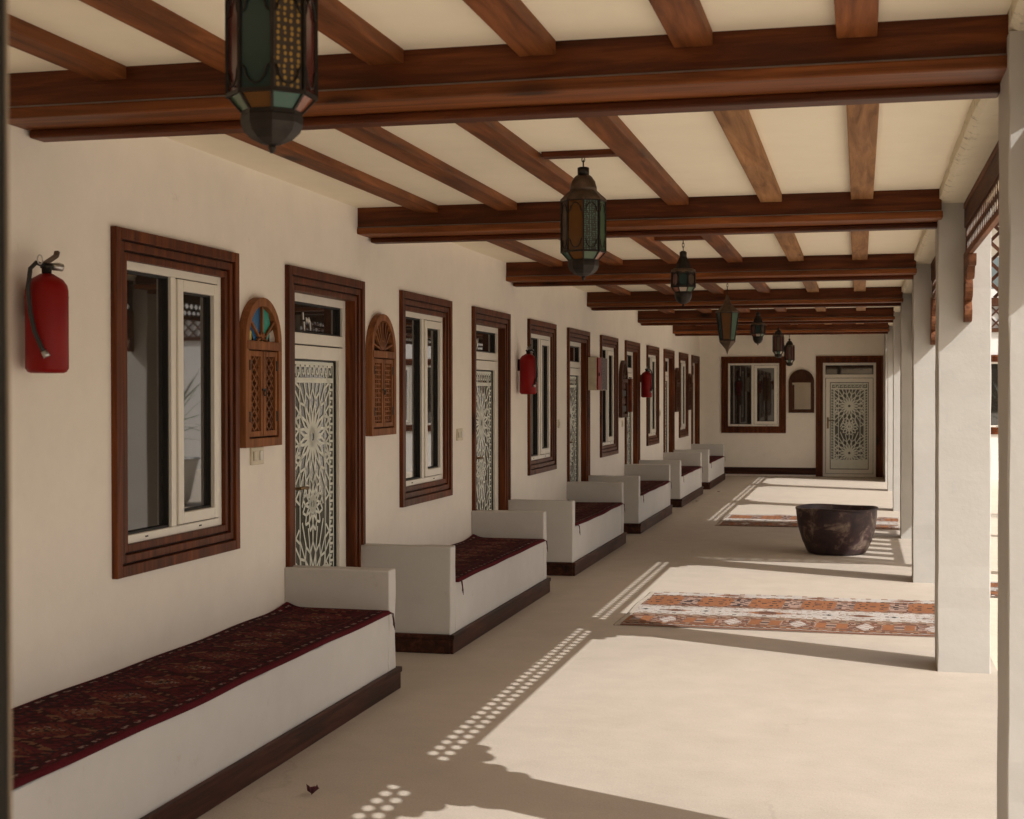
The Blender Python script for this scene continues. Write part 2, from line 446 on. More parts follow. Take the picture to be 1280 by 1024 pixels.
CLAB = ['white square column well behind the viewer', 'white square column beside the viewer',
        'nearest white square column, cut off by the picture edge', 'second white square column, widest sunlit front seen whole',
        'third white square column, near the big dark pot', 'shaded white square column at the far side of the porch',
        'sixth white square column, narrow and sunlit beyond the shaded one', 'seventh white square column, thin sunlit edge before the end pier', 'farthest white pier beside the end door, joined to the end wall']
for k, y in enumerate(COLS):
    o = c0 if k == 0 else c0.copy()
    if k: COL.objects.link(o)
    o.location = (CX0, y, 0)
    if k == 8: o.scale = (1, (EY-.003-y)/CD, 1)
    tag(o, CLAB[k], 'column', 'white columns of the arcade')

def arcpts(c, r, a0, a1, n=7): return [(c[0]+r*math.cos(a0+(a1-a0)*i/n), c[1]+r*math.sin(a0+(a1-a0)*i/n)) for i in range(n+1)]
BRK = [(0, 2.2095), (0, 1.875), (.04, 1.875)]
BRK += arcpts((.045, 1.925), .05, -PI/2, PI/3, 6)
BRK += [(.062, 1.985), (.078, 1.992)]
BRK += arcpts((.085, 2.05), .055, -PI/2, PI/3.4, 6)
BRK += [(.118, 2.100)]
BRK += arcpts((.20, 2.165), .075, PI+.5, 2*PI-.35, 8)[0:]
BRK += [(.285, 2.155), (.31, 2.148)] + arcpts((.34, 2.178), .03, -PI/2, 0, 4) + [(.372, 2.2095)]
def bracket(g, y0, sgn, x0, x1):
    poly = [(y0+sgn*a, z) for a, z in BRK]
    b = len(g.v); n = len(poly)
    for x in (x0, x1):
        for y, z in poly: g.v.append((x, y, z))
    for i in range(n): g.face((b+i, b+(i+1) % n, b+n+(i+1) % n, b+n+i))
    g.face([b+i for i in range(n)]); g.face([b+n+i for i in range(n)])
def lattice(g, L, z0, z1, x0, x1, pitch=.10, bw=.026):
    h = z1-z0; xm = (x0+x1)/2; t = (x1-x0)/2
    for s in (1, -1):
        k0 = -int(h/pitch)-1
        for k in range(k0, int(L/pitch)+int(h/pitch)+2):
            ya, yb = (k*pitch, k*pitch+h) if s == 1 else (k*pitch+h, k*pitch)
            za, zb = z0, z1
            # clip to [0, L]
            def clip(y, z, y2, z2):
                if y < 0: z = z + (z2-z)*(0-y)/(y2-y) if y2 != y else z; y = 0
                if y > L: z = z + (z2-z)*(L-y)/(y2-y); y = L
                return y, z
            if max(ya, yb) <= 0 or min(ya, yb) >= L: continue
            (p0, q0), (p1, q1) = clip(ya, za, yb, zb), clip(yb, zb, ya, za)
            if abs(p0-p1) < .01: continue
            xx = xm + s*t*.52
            g.bar((xx, p0, q0), (xx, p1, q1), (1, 0, 0), bw, t*.98)
def fretwork(g, L, z0, z1, x0, x1, p=.0985, h=.068, hw=.038, hh=.0235):
    """thin board cut with staggered rows of pointed holes"""
    def quad(ya, yb, za, zb):
        for x, rev in ((x0, False), (x1, True)):
            b = len(g.v); g.v += [(x, ya, za), (x, yb, za), (x, yb, zb), (x, ya, zb)]
            g.face((b, b+1, b+2, b+3) if rev else (b+3, b+2, b+1, b))
    r = 0; z = z0
    while z+h <= z1+1e-6:
        y = .03+(p/2 if r % 2 else 0); quad(0, y, z, z+h); zc = z+h/2
        while y+p <= L-.02:
            c = y+p/2; hx = [(c-hw, zc), (c-hw*.42, zc+hh), (c+hw*.42, zc+hh), (c+hw, zc), (c+hw*.42, zc-hh), (c-hw*.42, zc-hh)]
            up = [(y, zc), hx[0], hx[1], hx[2], hx[3], (y+p, zc), (y+p, z+h), (y, z+h)]
            dn = [(y, z), (y+p, z), (y+p, zc), hx[3], hx[4], hx[5], hx[0], (y, zc)]
            for x, rev in ((x0, False), (x1, True)):
                for poly in (up, dn):
                    b = len(g.v); g.v += [(x, a, q) for a, q in poly]; n = len(poly)
                    g.face([b+i for i in range(n)] if rev else [b+i for i in reversed(range(n))])
            for i in range(6):
                (a, q), (a2, q2) = hx[i], hx[(i+1) % 6]; b = len(g.v)
                g.v += [(x0, a, q), (x1, a, q), (x1, a2, q2), (x0, a2, q2)]; g.face((b, b+1, b+2, b+3))
            y += p
        quad(y, L, z, z+h); z += h; r += 1
    if z < z1-1e-4: quad(0, L, z, z1)
def make_valance(L, loc, label, rz=0., z0=2.240, z1=2.478, brackets=True, top=2.508):
    t = thing('lattice_valance', label, 'valance', loc, rz, 'carved lattice valances')
    g = G(); g.box(0, .026, 0, L, 2.210, z0); g.build('bottom_rail', carved_y, t, .003)
    g = G(); g.box(0, .026, 0, L, z1, top); g.build('top_rail', carved_y, t, .003)
    g = G(); fretwork(g, L, z0+.001, z1-.001, .011, .0135); g.build('lattice', valance_w, t, recalc=False)
    g = G(); g.box(.004, .0095, .002, L-.002, z0+.138, z1-.002); g.build('backing_board', valance_w, t)
    if brackets:
        g = G(); bracket(g, 0, 1, .0005, .040); g.build('bracket', carved_y, t, .002)
        g = G(); bracket(g, L, -1, .0005, .040); g.build('bracket', carved_y, t, .002)
    return t
carved_y = wood('valance_wood', 1, (.06, .022, .010), (.14, .052, .022), (.24, .10, .045), .5, False)
valance_w = wood('lattice_wood', 1, (.035, .014, .008), (.085, .032, .016), (.14, .058, .03), .55, False)
VLAB = ['carved lattice valance far behind the viewer', 'carved lattice valance beside the viewer',
        'nearest carved lattice valance with scalloped brackets, left of nearest column',
        'second carved lattice valance, seen behind the second column',
        'carved lattice valance over the shaded porch bay', 'carved lattice valance just past the porch bay',
        'carved lattice valance second closest to the end wall', 'farthest carved lattice valance against the end wall']
for k in range(8):
    ya = COLS[k]+CD; yb = COLS[k+1]
    make_valance(yb-ya, (.534, ya, 0), VLAB[k])

# porch outside the fifth bay
pr = thing('entrance_porch', 'white flat roofed porch with dark lattice sides outside the colonnade', 'porch', (0, 12.0, 0))
g = G(); g.box(.869, 2.62, 0, 3.55, 2.88, 3.50); g.build('roof', ext_m, pr)
for yy_ in (.0, 3.40):
    g = G(); g.box(2.42, 2.57, yy_, yy_+.15, -.005, 2.878); g.build('post', col_m, pr, .006)
def panel_lat(g, axis, p0, L, z0, z1, c0, c1):
    gg = G(); lattice(gg, L, z0, z1, 0, c1-c0, .16, .026)
    gg.box(0, c1-c0, 0, L, z0-.05, z0); gg.box(0, c1-c0, 0, L, z1, z1+.04)
    b = len(g.v)
    for (x, y, z) in gg.v: g.v.append((c0+x, p0+y, z) if axis == 1 else (p0+y, c0+x, z))
    for f in gg.f: g.face([b+i for i in f])
g = G(); panel_lat(g, 0, .87, 1.545, 2.25, 2.82, .06, .10); g.build('side_lattice', valance_w, pr)
g = G(); g.box(2.48, 2.52, .152, 3.398, 2.20, 2.25); g.box(2.48, 2.52, .152, 3.398, 2.82, 2.878)
for q in range(8): g.box(2.485, 2.515, .20+.42*q, .42+.42*q-.0, 2.251, 2.819) if .42+.42*q < 3.39 else None
g.build('front_screen', valance_w, pr)

# ------------------------------------------------------------------ windows
def make_window():
    t = thing('window', '', 'window', (0, 0, 0), 0, 'brown framed windows with white casements')
    W, a, b = WIN_W, WZ0, WZ1
    g = G()
    g.ring(0, W, a, b, .045, -.004, .025)
    g.ring(.052, W-.052, a+.052, b-.052, .032, -.05, .015)
    g.ring(.092, W-.092, a+.092, b-.092, .030, -.085, .006)
    sr = g.build('surround', wood_z, t, .003)
    g = G(); g.ring(.045, W-.045, a+.045, b-.045, .007, -.05, .003); g.ring(.084, W-.084, a+.084, b-.084, .008, -.07, -.006)
    g.build('groove', groove_w, sr)
    i = .120
    fr = G().ring(i, W-i, a+i, b-i, .036, -.085, -.014).box(-.085, -.014, .540, .585, a+i+.036, b-i-.036).build('frame', white_al, t, .003)
    g = G(); g.ring(i+.036, .540, a+i+.036, b-i-.036, .009, -.084, -.028); g.build('gasket', gasket, fr)
    g = G(); g.box(-.055, -.049, i+.045, .531, a+i+.045, b-i-.045); g.build('pane', win_glass, t)
    s0, s1, t0, t1 = .590, W-i-.041, a+i+.041, b-i-.041
    sash = G().ring(s0, s1, t0, t1, .050, -.065, -.005).build('sash', white_al, t, .004)
    g = G(); g.ring(s0-.005, s1+.005, t0-.005, t1+.005, .005, -.08, -.024); g.build('gasket', gasket, sash)
    g = G(); g.ring(s0+.050, s1-.050, t0+.050, t1-.050, .008, -.06, -.024); g.build('gasket', gasket, sash)
    g = G(); g.box(-.046, -.040, s0+.058, s1-.058, t0+.058, t1-.058); g.build('pane', win_glass, sash)
    for y in (.30, .80):
        g = G(); g.box(-.0138, -.011, y, y+.022, a+i+.016, a+i+.022); g.build('drain_cap', gasket, fr)
    return t
win0 = make_window()
WLAB = ['nearest brown framed window, largest, between first extinguisher and coloured glass plaque',
        'second brown framed window, between dark arched plaque and second door',
        'third brown framed window, partly behind second red extinguisher',
        'fourth brown framed window, partly behind the hanging wall cabinet',
        'fifth brown framed window, partly behind the farthest extinguisher',
        'sixth brown framed window, last along the house wall']
for k, y in enumerate(WIN_Y):
    o = win0 if k == 0 else copy_tree(win0)
    o.location = (WX, y, 0); o['label'] = WLAB[k]
o = copy_tree(win0); o.location = (FWX, EY, 0); o.rotation_euler.z = -PI/2
o['label'] = 'dark framed window facing the viewer in the end wall'

# ------------------------------------------------------------------ doors with etched ornament
def etched(y0, y1, z0, z1):
    g = G(); X = .0
    def st(p, q, wd=.011):
        wd *= 1.45
        d = Vector((0, q[0]-p[0], q[1]-p[1]));
        if d.length < 1e-4: return
        d.normalize(); s = Vector((0, -d.z, d.y))*wd/2; b = len(g.v)
        for e, sg in ((p, 1), (q, 1), (q, -1), (p, -1)): g.v.append((X, e[0]+s.y*sg, e[1]+s.z*sg))
        g.face((b, b+1, b+2, b+3))
    def rect(a0, a1, b0, b1):
        b = len(g.v); g.v += [(X, a0, b0), (X, a1, b0), (X, a1, b1), (X, a0, b1)]; g.face((b, b+1, b+2, b+3))
    Wd, H = y1-y0, z1-z0
    bw = .075                                    # border
    rect(y0, y0+.014, z0, z1); rect(y1-.014, y1, z0, z1); rect(y0, y1, z1-.018, z1)
    rect(y0, y1, z0, z0+.16)                      # plain lower band
    rect(y0+bw-.012, y0+bw, z0+.16, z1-.1); rect(y1-bw, y1-bw+.012, z0+.16, z1-.1)
    rect(y0+.014, y1-.014, z1-.115, z1-.088)
    def key(a, b, horizontal, n):                 # greek key band
        for i in range(n):
            if horizontal:
                c = y0+.02+(Wd-.04)*i/n; s = (Wd-.04)/n; zt, zb = z1-.024, z1-.082
                for p, q in (((c, zb), (c, zt)), ((c, zt), (c+s*.75, zt)), ((c+s*.75, zt), (c+s*.75, zb+.016)), ((c+s*.75, zb+.016), (c+s*.38, zb+.016)), ((c+s*.38, zb+.016), (c+s*.38, zt-.02))): st(p, q, .008)
            else:
                s = (H-.27)/n; c = z0+.165+s*i; l, r = (a, b)
                for p, q in (((l, c), (r, c)), ((r, c), (r, c+s*.6)), ((r, c+s*.6), ((l+r)/2, c+s*.6))): st(p, q, .010)
    key(0, 0, True, 9)
    key(y0+.016, y0+bw-.014, False, 26); key(y1-.016, y1-bw+.014, False, 26)
    A0, A1, B0, B1 = y0+bw, y1-bw, z0+.16, z1-.115
    def hit(c, ang):                              # ray to pattern rectangle
        dy, dz = math.cos(ang), math.sin(ang); t = 9
        if dy > 1e-6: t = min(t, (A1-c[0])/dy)
        if dy < -1e-6: t = min(t, (A0-c[0])/dy)
        if dz > 1e-6: t = min(t, (B1-c[1])/dz)
        if dz < -1e-6: t = min(t, (B0-c[1])/dz)
        return t
    def P_(c, r, a): return (c[0]+r*math.cos(a), c[1]+r*math.sin(a))
    def rosette(c, R, n, half=None):
        for i in range(n):
            a = 2*PI*(i+.5)/n
            if half and math.sin(a) < -.05: continue
            h = PI/n
            m0, m1, tip, root = P_(c, R*.62, a-h*.72), P_(c, R*.62, a+h*.72), P_(c, R, a), P_(c, R*.13, a)
            st(root, m0, .012); st(root, m1, .012); st(m0, tip, .011); st(m1, tip, .011)
            # outer kites
            e = P_(c, R*1.28, a+h); st(tip, e, .010); st(P_(c, R, a+2*h), e, .010)
            T = hit(c, a+h)
            if T > R*1.28: st(e, P_(c, min(T, R*2.0), a+h), .010)
            T2 = hit(c, a)
            if T2 > R*1.05: st(tip, P_(c, min(T2, R*1.7), a), .009)
        for i in range(24):
            a0, a1 = 2*PI*i/24, 2*PI*(i+1)/24
            st(P_(c, R*.16, a0), P_(c, R*.16, a1), .014)
        b = len(g.v)
    cy = (A0+A1)/2; R = (A1-A0)*.41
    c1 = (cy, B1-(B1-B0)*.235); c2 = (cy, B0+(B1-B0)*.47); c3 = (cy, B0+.12)
    rosette(c1, R, 16); rosette(c3, R, 16)
    r2 = R*.55                                    # interlaced star between the rosettes
    for i in range(12):
        a = 2*PI*i/12
        st(P_(c2, r2, a), P_(c2, r2, a+PI*5/6), .010)
        st(P_(c2, r2*1.0, a), P_(c2, r2*1.35, a+PI/12), .010); st(P_(c2, r2, a+PI/6), P_(c2, r2*1.35, a+PI/12), .010)
    for i in range(7):
        z = B0+(B1-B0)*i/6
        st((A0, z), (A0+.06, z-.03), .010); st((A1, z), (A1-.06, z-.03), .010)
        st((A0, z), (A0+.05, z+.045), .010); st((A1, z), (A1-.05, z+.045), .010)
    st((A0+.062, B0), (A0+.062, B1), .008); st((A1-.062, B0), (A1-.062, B1), .008)
    return g
def make_door():
    t = thing('door', '', 'door', (0, 0, 0), 0, 'white metal doors with etched glass')
    W, b = DOOR_W, WZ1
    g = G()
    g.ring(0, W, 0.0, b, .045, -.004, .025, False)
    g.ring(.052, W-.052, 0, b-.052, .032, -.05, .015, False)
    g.ring(.092, W-.092, 0, b-.092, .030, -.115, .006, False)
    sr = g.build('surround', wood_z, t, .003)
    g = G(); g.ring(.045, W-.045, 0, b-.045, .007, -.05, .003, False); g.ring(.084, W-.084, 0, b-.084, .008, -.07, -.006, False)
    g.build('groove', groove_w, sr)
    i = .120
    fr = G().ring(i, W-i, .0, b-i, .045, -.12, -.055, False).box(-.12, -.055, i+.045, W-i-.045, 1.765, 1.825).box(-.13, -.050, i+.045, W-i-.045, 0, .05).build('frame', white_al, t, .003)
    tp = G().box(-.097, -.091, i+.045, W-i-.045, 1.825, b-i-.045).build('transom_pane', win_glass, t)
    g = G(); g.ring(i+.045, W-i-.045, 1.825, b-i-.045, .010, -.0905, -.070); g.build('gasket', gasket, tp)
    l0, l1, z0, z1 = i+.053, W-i-.053, .058, 1.757
    leaf = G().ring(l0, l1, z0, z1, .072, -.105, -.047).build('door_leaf', white_al, t, .004)
    g = G(); g.ring(l0-.007, l1+.007, z0-.007, z1+.007, .007, -.11, -.075); g.build('gasket', gasket, leaf)
    g = G(); g.ring(l0+.072, l1-.072, z0+.072, z1-.072, .008, -.10, -.068); g.build('gasket', gasket, leaf)
    p0, p1, q0, q1 = l0+.080, l1-.080, z0+.080, z1-.080
    g = G(); g.box(-.088, -.082, p0, p1, q0, q1); g.build('glass', door_glass, leaf)
    o = etched(p0+.004, p1-.004, q0+.004, q1-.004).build('etched_pattern', frost, leaf, recalc=False); o.location = (-.0785, 0, 0)
    g = G(); g.box(-.047, -.039, l0+.020, l0+.052, .86, 1.06); g.bar((-.042, l0+.036, 1.0), (-.005, l0+.036, 1.0), (0, 0, 1), .014, .014)
    g.tube([(-.006, l0+.036, 1.0), (-.002, l0+.08, 1.002), (-.004, l0+.15, .998)], .009); g.lathe([(.011, 0), (.011, .01)], 12, (-.040, l0+.036, .90))
    g.build('handle', brass, leaf)
    return t
def numeral(parent, kind):
    g = G(); c = .47; z = 1.885
    def s(pts, wd=.011):
        for p, q in zip(pts, pts[1:]): g.bar((0, c+p[0], z+p[1]), (0, c+q[0], z+q[1]), (1, 0, 0), wd, .003)
    if kind == 0:
        s([(0, .055), (.006, .015)]); s([(.016, .005), (.020, -.045)]); s([(.045, .03), (.052, .005), (.066, .022), (.078, .0), (.088, .030)], .009); s([(.088, .02), (.104, .004), (.110, -.04)])
    elif kind == 1:
        s([(.0, .04), (.03, .0), (.055, .045)]); s([(.03, .0), (.01, -.04)]); s([(.034, .0), (.058, -.04)])
    else:
        s([(.0, .04), (.006, -.04)]); s([(.03, .035), (.055, .035), (.05, -.0), (.03, .0), (.06, -.04)])
    o = g.build('house_number', paint_white, parent); o.location = (-.0885, 0, 0)
door0 = make_door()
DLAB = ['nearest white door with etched glass, beside the coloured glass plaque', 'second white door with etched glass, between second and third windows',
        'third white door with etched glass, before the hanging wall cabinet', 'fourth white door with etched glass, behind the tiled dark plaque',
        'fifth white door with etched glass, past the farthest extinguisher', 'sixth white door, last on the house wall beside the corner']
doors = []
for k, y in enumerate(DOOR_Y):
    o = door0 if k == 0 else copy_tree(door0)
    o.location = (WX, y, 0); o['label'] = DLAB[k]; doors.append(o)
fd = copy_tree(door0); fd.location = (FDX, EY, 0); fd.rotation_euler.z = -PI/2; fd['label'] = 'white door with rosette etched glass facing the viewer in end wall'
for k, d in enumerate(doors[:4]): numeral(d, min(k, 2))

# ------------------------------------------------------------------ benches and their carpets
BX = -2.2936
GAP = [(7.0009 + P*k, 8.0174 + P*k) for k in range(6)]
BENCH = [(1.5, GAP[0][0])] + [(GAP[k][1], GAP[k+1][0]) for k in range(5)]
BN = ['nearest white masonry bench, longest, below the first window', 'second white masonry bench, between first and second doors',
      'third white masonry bench, between second and third doors', 'fourth white masonry bench, between third and fourth doors',
      'fifth white masonry bench, between fourth and fifth doors', 'farthest white masonry bench, short, near the end wall']
def rough_box(g, x0, x1, y0, y1, z0, z1, amp=.004, seg=.12):
    """box with slightly wavy hand-plastered edges (x,y faces subdivided along y and z)"""
    ny = max(2, int((y1-y0)/seg)); nx = max(2, int((x1-x0)/seg)); nz = max(2, int((z1-z0)/seg))
    cache = {}
    def vid(i, j, k):
        if (i, j, k) not in cache:
            cache[(i, j, k)] = len(g.v); r = lambda: random.uniform(-amp, amp)
            g.v.append((x0+(x1-x0)*i/nx + (r() if i == nx else 0), y0+(y1-y0)*j/ny + (r() if 0 < 1 and (j in (0, ny)) else 0), z0+(z1-z0)*k/nz + (r() if k == nz else 0)))
        return cache[(i, j, k)]
    for j in range(ny):
        for k in range(nz):
            g.face((vid(nx, j, k), vid(nx, j+1, k), vid(nx, j+1, k+1), vid(nx, j, k+1)), 0, True); g.face((vid(0, j, k), vid(0, j, k+1), vid(0, j+1, k+1), vid(0, j+1, k)), 0, True)
    for i in range(nx):
        for k in range(nz):
            g.face((vid(i, 0, k), vid(i+1, 0, k), vid(i+1, 0, k+1), vid(i, 0, k+1)), 0, True); g.face((vid(i, ny, k), vid(i, ny, k+1), vid(i+1, ny, k+1), vid(i+1, ny, k)), 0, True)
    for i in range(nx):
        for j in range(ny):
            g.face((vid(i, j, nz), vid(i+1, j, nz), vid(i+1, j+1, nz), vid(i, j+1, nz)), 0, True); g.face((vid(i, j, 0), vid(i, j+1, 0), vid(i+1, j+1, 0), vid(i+1, j, 0)), 0, True)
def sharp(o, bevel=.012):
    o.data.set_sharp_from_angle(angle=math.radians(35))
    b = o.modifiers.new('edge', 'BEVEL'); b.width = bevel; b.segments = 3; b.limit_method = 'ANGLE'; b.angle_limit = math.radians(50); b.harden_normals = False
AT = .105; SZ = .395; AZ = .614
RED = {}
def build_rug(name, L, Wd, fn, cell, th, label, cat, group, loc, wav=.004, edge=.006, lift=None):
    """woven rug: grid of knots, colour from fn(u metres, v metres); length along local y"""
    nl, nw = max(2, int(L/cell)), max(2, int(Wd/cell))
    ph = [random.uniform(0, 6.28) for _ in range(6)]
    vs, fs, cs = [], [], []
    for j in range(nl+1):
        for i in range(nw+1):
            y = L*j/nl; x = Wd*i/nw
            dx = edge*(math.sin(y*2.3+ph[0])+.6*math.sin(y*6.1+ph[1]))
            dy = edge*(math.sin(x*7+ph[2]))
            z = th + wav*(math.sin(y*3.1+ph[3])*math.sin(x*4.0+ph[4]) + .5*math.sin(y*7.7+x*5+ph[5]) + 1.0)*.5
            if lift: z += lift(x, y)
            if i in (0, nw) or j in (0, nl): z -= th*.7
            vs.append((x+dx, y+dy, z))
    for j in range(nl):
        for i in range(nw):
            a = j*(nw+1)+i; fs.append((a, a+1, a+nw+2, a+nw+1)); cs.append(fn(L*(j+.5)/nl, Wd*(i+.5)/nw, L, Wd))
    # hem
    nb = len(vs); rim = [i for i in range(nw)] + [j*(nw+1)+nw for j in range(nl)] + [nl*(nw+1)+i for i in range(nw, 0, -1)] + [j*(nw+1) for j in range(nl, 0, -1)]
    for r in rim: vs.append((vs[r][0], vs[r][1], vs[r][2]-th*.29))
    for k in range(len(rim)):
        k2 = (k+1) % len(rim); fs.append((rim[k], nb+k, nb+k2, rim[k2])); cs.append(fn(0, 0, L, Wd))
    me = bpy.data.meshes.new(name); me.from_pydata(vs, [], fs); me.materials.append(rug_m)
    ca = me.color_attributes.new('weave', 'FLOAT_COLOR', 'CORNER')
    flat = []
    for f, c in zip(fs, cs): flat += [c[0], c[1], c[2], 1.0]*len(f)
    ca.data.foreach_set('color', flat)
    me.polygons.foreach_set('use_smooth', [True]*len(fs))
    o = bpy.data.objects.new(name, me); COL.objects.link(o); o.location = loc
    return tag(o, label, cat, group)
dk, wine, rust, navy, flk, tan = (.024, .005, .007), (.078, .008, .012), (.115, .024, .014), (.014, .011, .016), (.22, .16, .135), (.15, .068, .035)
rnd = random.Random(3)
def seat_fn(u, v, L, Wd):
    e = min(v, Wd-v); eu = min(u, L-u)
    if e < .015 or eu < .015: return wine
    h = lambda a, b: (math.sin(a*12.9898+b*78.233)*43758.5453) % 1
    iu, iv = int(u/.010), int(v/.010)
    if e < .085:
        s = (u*11) % 1
        if .35 < e/.085 < .58: return flk if h(iu, iv//2) > .45 and s < .5 else (wine if s < .55 else dk)
        return dk if h(iu//2, iv) > .4 else wine
    if e < .105: return navy if (iu//2) % 2 else rust
    m = (u % .27)/.27; c = abs(m-.5)*2; d = abs(v-Wd/2)/(Wd/2-.105)
    r = c*.9+d*.8
    if r < .22: return tan if h(iu, iv) > .35 else navy
    if r < .38: return rust if h(iu, iv) > .2 else flk
    if r < .62: return navy if (iu+iv) % 3 == 0 else rust
    if r < .8: return wine if h(iu//2, iv//2) > .25 else rust
    if r < 1.05: return dk if h(iu//2, iv//2) > .3 else tan
    return wine if h(iu, iv//2) > .45 else dk
for k, (a, b) in enumerate(BENCH):
    t = thing('masonry_bench', BN[k], 'bench', (WX, a, 0), 0, 'built-in plaster benches along the house wall')
    D = BX-WX; L = b-a
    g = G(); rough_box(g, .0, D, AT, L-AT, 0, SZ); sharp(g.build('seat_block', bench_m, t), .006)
    for y0 in ((0,) if k == 99 else (0, L-AT)):
        g = G(); rough_box(g, .0, D+.003, y0, y0+AT, 0, AZ, .003); sharp(g.build('armrest', bench_m, t), .007)
    g = G()
    g.box(D+.004, D+.024, -.02, L+.02, .002, .085); g.box(D+.004, D+.030, -.026, L+.026, .085, .112)
    for (ya, yb) in ((-.022, -.004), (L+.004, L+.022)):
        g.box(.0, D+.004, ya, yb, .002, .085)
        g.box(.0, D+.004, ya-(.006 if ya < 0 else -.0), yb+(.006 if ya > 0 else 0), .085, .112)
    g.build('skirting', skirt_w, t, .004)
    lift = (lambda LL, DD: (lambda x, y: .030*math.exp(-((x-.0)/.05)**2)*max(0, 1-(LL-y)/.35)**2))(L-2*AT, D)
    cl = ['dark red patterned carpet runner on the nearest longest bench', 'dark red carpet on the second bench beside first door', 'dark red carpet on the third bench',
          'dark red carpet on the fourth bench', 'dark red carpet on the fifth bench', 'dark red carpet on the farthest bench'][k]
    rug = build_rug('bench_carpet', L-2*AT-.02, D+.005, seat_fn, (.008, .008, .010, .02, .02, .02)[k], .018, cl, 'carpet', 'dark red bench carpets', (WX+.012, a+AT+.010, SZ+.001), .007, .0022, lift)
    # loose corner threads hang over the front edge
    g = G()
    for ye in (.02, L-2*AT-.04):
        for q in range(3):
            y = ye + q*.012
            g.tube([(D-.008, y, .014), (D+.016, y+.002, .004), (D+.019, y+.01*(1 if ye > 1 else 1.4), -.03-.01*q), (D+.018, y+.016, -.055-.012*q)], .0018, 5)
    g.build('fringe', plain('wine_thread_%s' % 'abcdef'[k], (.05, .008, .008), .9), rug)

# ------------------------------------------------------------------ kilim rugs on the floor
OR, WH, BK, PK, BR, TN = (.235, .098, .046), (.39, .355, .32), (.05, .034, .03), (.285, .19, .15), (.145, .068, .044), (.215, .145, .10)
hs = lambda a, b: (math.sin(a*12.9898+b*78.233)*43758.5453) % 1
def kilim(u, v, L, Wd):
    """u along length, v across (0 = edge nearest viewer)"""
    iu, iv = int(u/.0125), int(v/.0125); k = Wd/1.57; v = v/k
    if u < .045 or u > L-.045: return (.40, .35, .29) if hs(iu, iv) > .15 else (.34, .28, .22)
    if v < .02: return BR
    if v < .055: return (BR, TN, WH)[(iu//2+iv) % 3]
    if v < .10: return (BK if (iu//2) % 2 else TN) if v < .075 else (OR if (iu//3) % 3 else BR)
    if v < .42:                                        # small block band
        s = (u % .42)/.42; d = abs(v-.26)/.16
        if s < .5:
            c = abs(s-.25)*4
            if .28 < c < .95 and d < .62: return OR if hs(iu//2, iv) > .06 else BR
            if c <= .28 and d < .3: return BK if d < .15 else PK
            return (PK if d < .5 else BR) if hs(iu//2, iv//2) > .4 else TN
        c = abs(s-.75)*4
        if c < .55-d*.6: return WH if (iu//2+iv//2) % 3 else PK
        if d > .72: return BR if (iu//3) % 2 else TN
        return BR if hs(iu//2, iv//2) > .5 else (PK if hs(iu, iv) > .4 else BK)
    if v < .50: return (BK, TN, PK, BR)[(iu//2+iv//3) % 4] if v < .45 or v > .475 else TN
    if v < .88:                                        # white ground with sparse motifs
        s = u % .62; c = abs(s-.31); d = abs(v-.69)
        odd = int(u/.62) % 2
        if c*.55+d < (.085 if odd else .055): return (BR if c < .06 else OR) if hs(iu//2, iv) > .25 else BK
        if odd and c*.42+d < .115 and (iu//2+iv//2) % 2: return PK
        e = min(abs(s-.10), abs(s-.52))
        if e+d*1.0 < .032: return BK if e < .014 else (.14, .20, .20)
        if d > .165: return TN if (iu//3) % 3 == 0 else (PK if hs(iu, iv) > .6 else WH)
        if (iv//2) % 5 == 2 and (iu//2) % 4 == 0: return BK if hs(iu//2, 5) > .6 else TN
        return WH if hs(iu, iv) > .12 else (PK if hs(iv, iu) > .4 else TN)
    if v < .93: return (TN, BK, PK, BR)[(iu//2+iv//3) % 4]
    if v < 1.36:                                       # main band of stepped orange blocks
        s = (u % .36)/.36; c = abs(s-.5)*2; d = abs(v-1.145)/.215
        st = int(c*6)/6.0
        if d < .10: return BK if (iu//3) % 2 else (OR if st < .6 else PK)
        if st < .62-.25*(d > .75):
            if abs(d-.45) < .10 and .15 < st < .5 and (iu//2) % 2: return BK
            return OR if hs(iu//2, iv//2) > .07 else BR
        if st < .85: return (BK if hs(iu//2, iv//2) > .66 else PK) if d < .8 else BR
        return TN if hs(iu//2, iv//2) > .55 else (BR if hs(iu, iv) > .5 else WH)
    if v < 1.40: return (TN, BR, PK, BK)[(iu//2) % 4]
    s = (u+.31) % .62; c = abs(s-.31); d = abs(v-1.47)
    if c*.4+d < .05: return BR if c < .06 else OR
    if d > .05 and (iu//3) % 3 == 0: return TN
    return WH if hs(iu, iv) > .05 else PK
def floor_rug(x0, x1, y0, wd, ang, label, cell):
    o = build_rug('kilim_rug', x1-x0, wd, kilim, cell, .008, label, 'rug', 'woven kilim rugs', (0, 0, 0), .004, .006)
    # local y = length -> world x ; local x = width -> world y
    o.matrix_world = Matrix.Translation((x0, y0, .001)) @ Matrix.Rotation(ang, 4, 'Z') @ Matrix(((0, 1, 0, 0), (1, 0, 0, 0), (0, 0, 1, 0), (0, 0, 0, 1)))
    o.data.flip_normals()
    return o
floor_rug(-1.545, .66, 9.235, 1.57, -.004, 'orange and white kilim rug on the sunlit floor before the pot', .009)
floor_rug(-1.60, .45, 16.42, 1.58, -.02, 'orange and white kilim rug beyond the dark pot', .022)
o = floor_rug(.80, 2.3, 11.15, .85, .0, 'small rust kilim rug outside between the two nearest columns', .022)

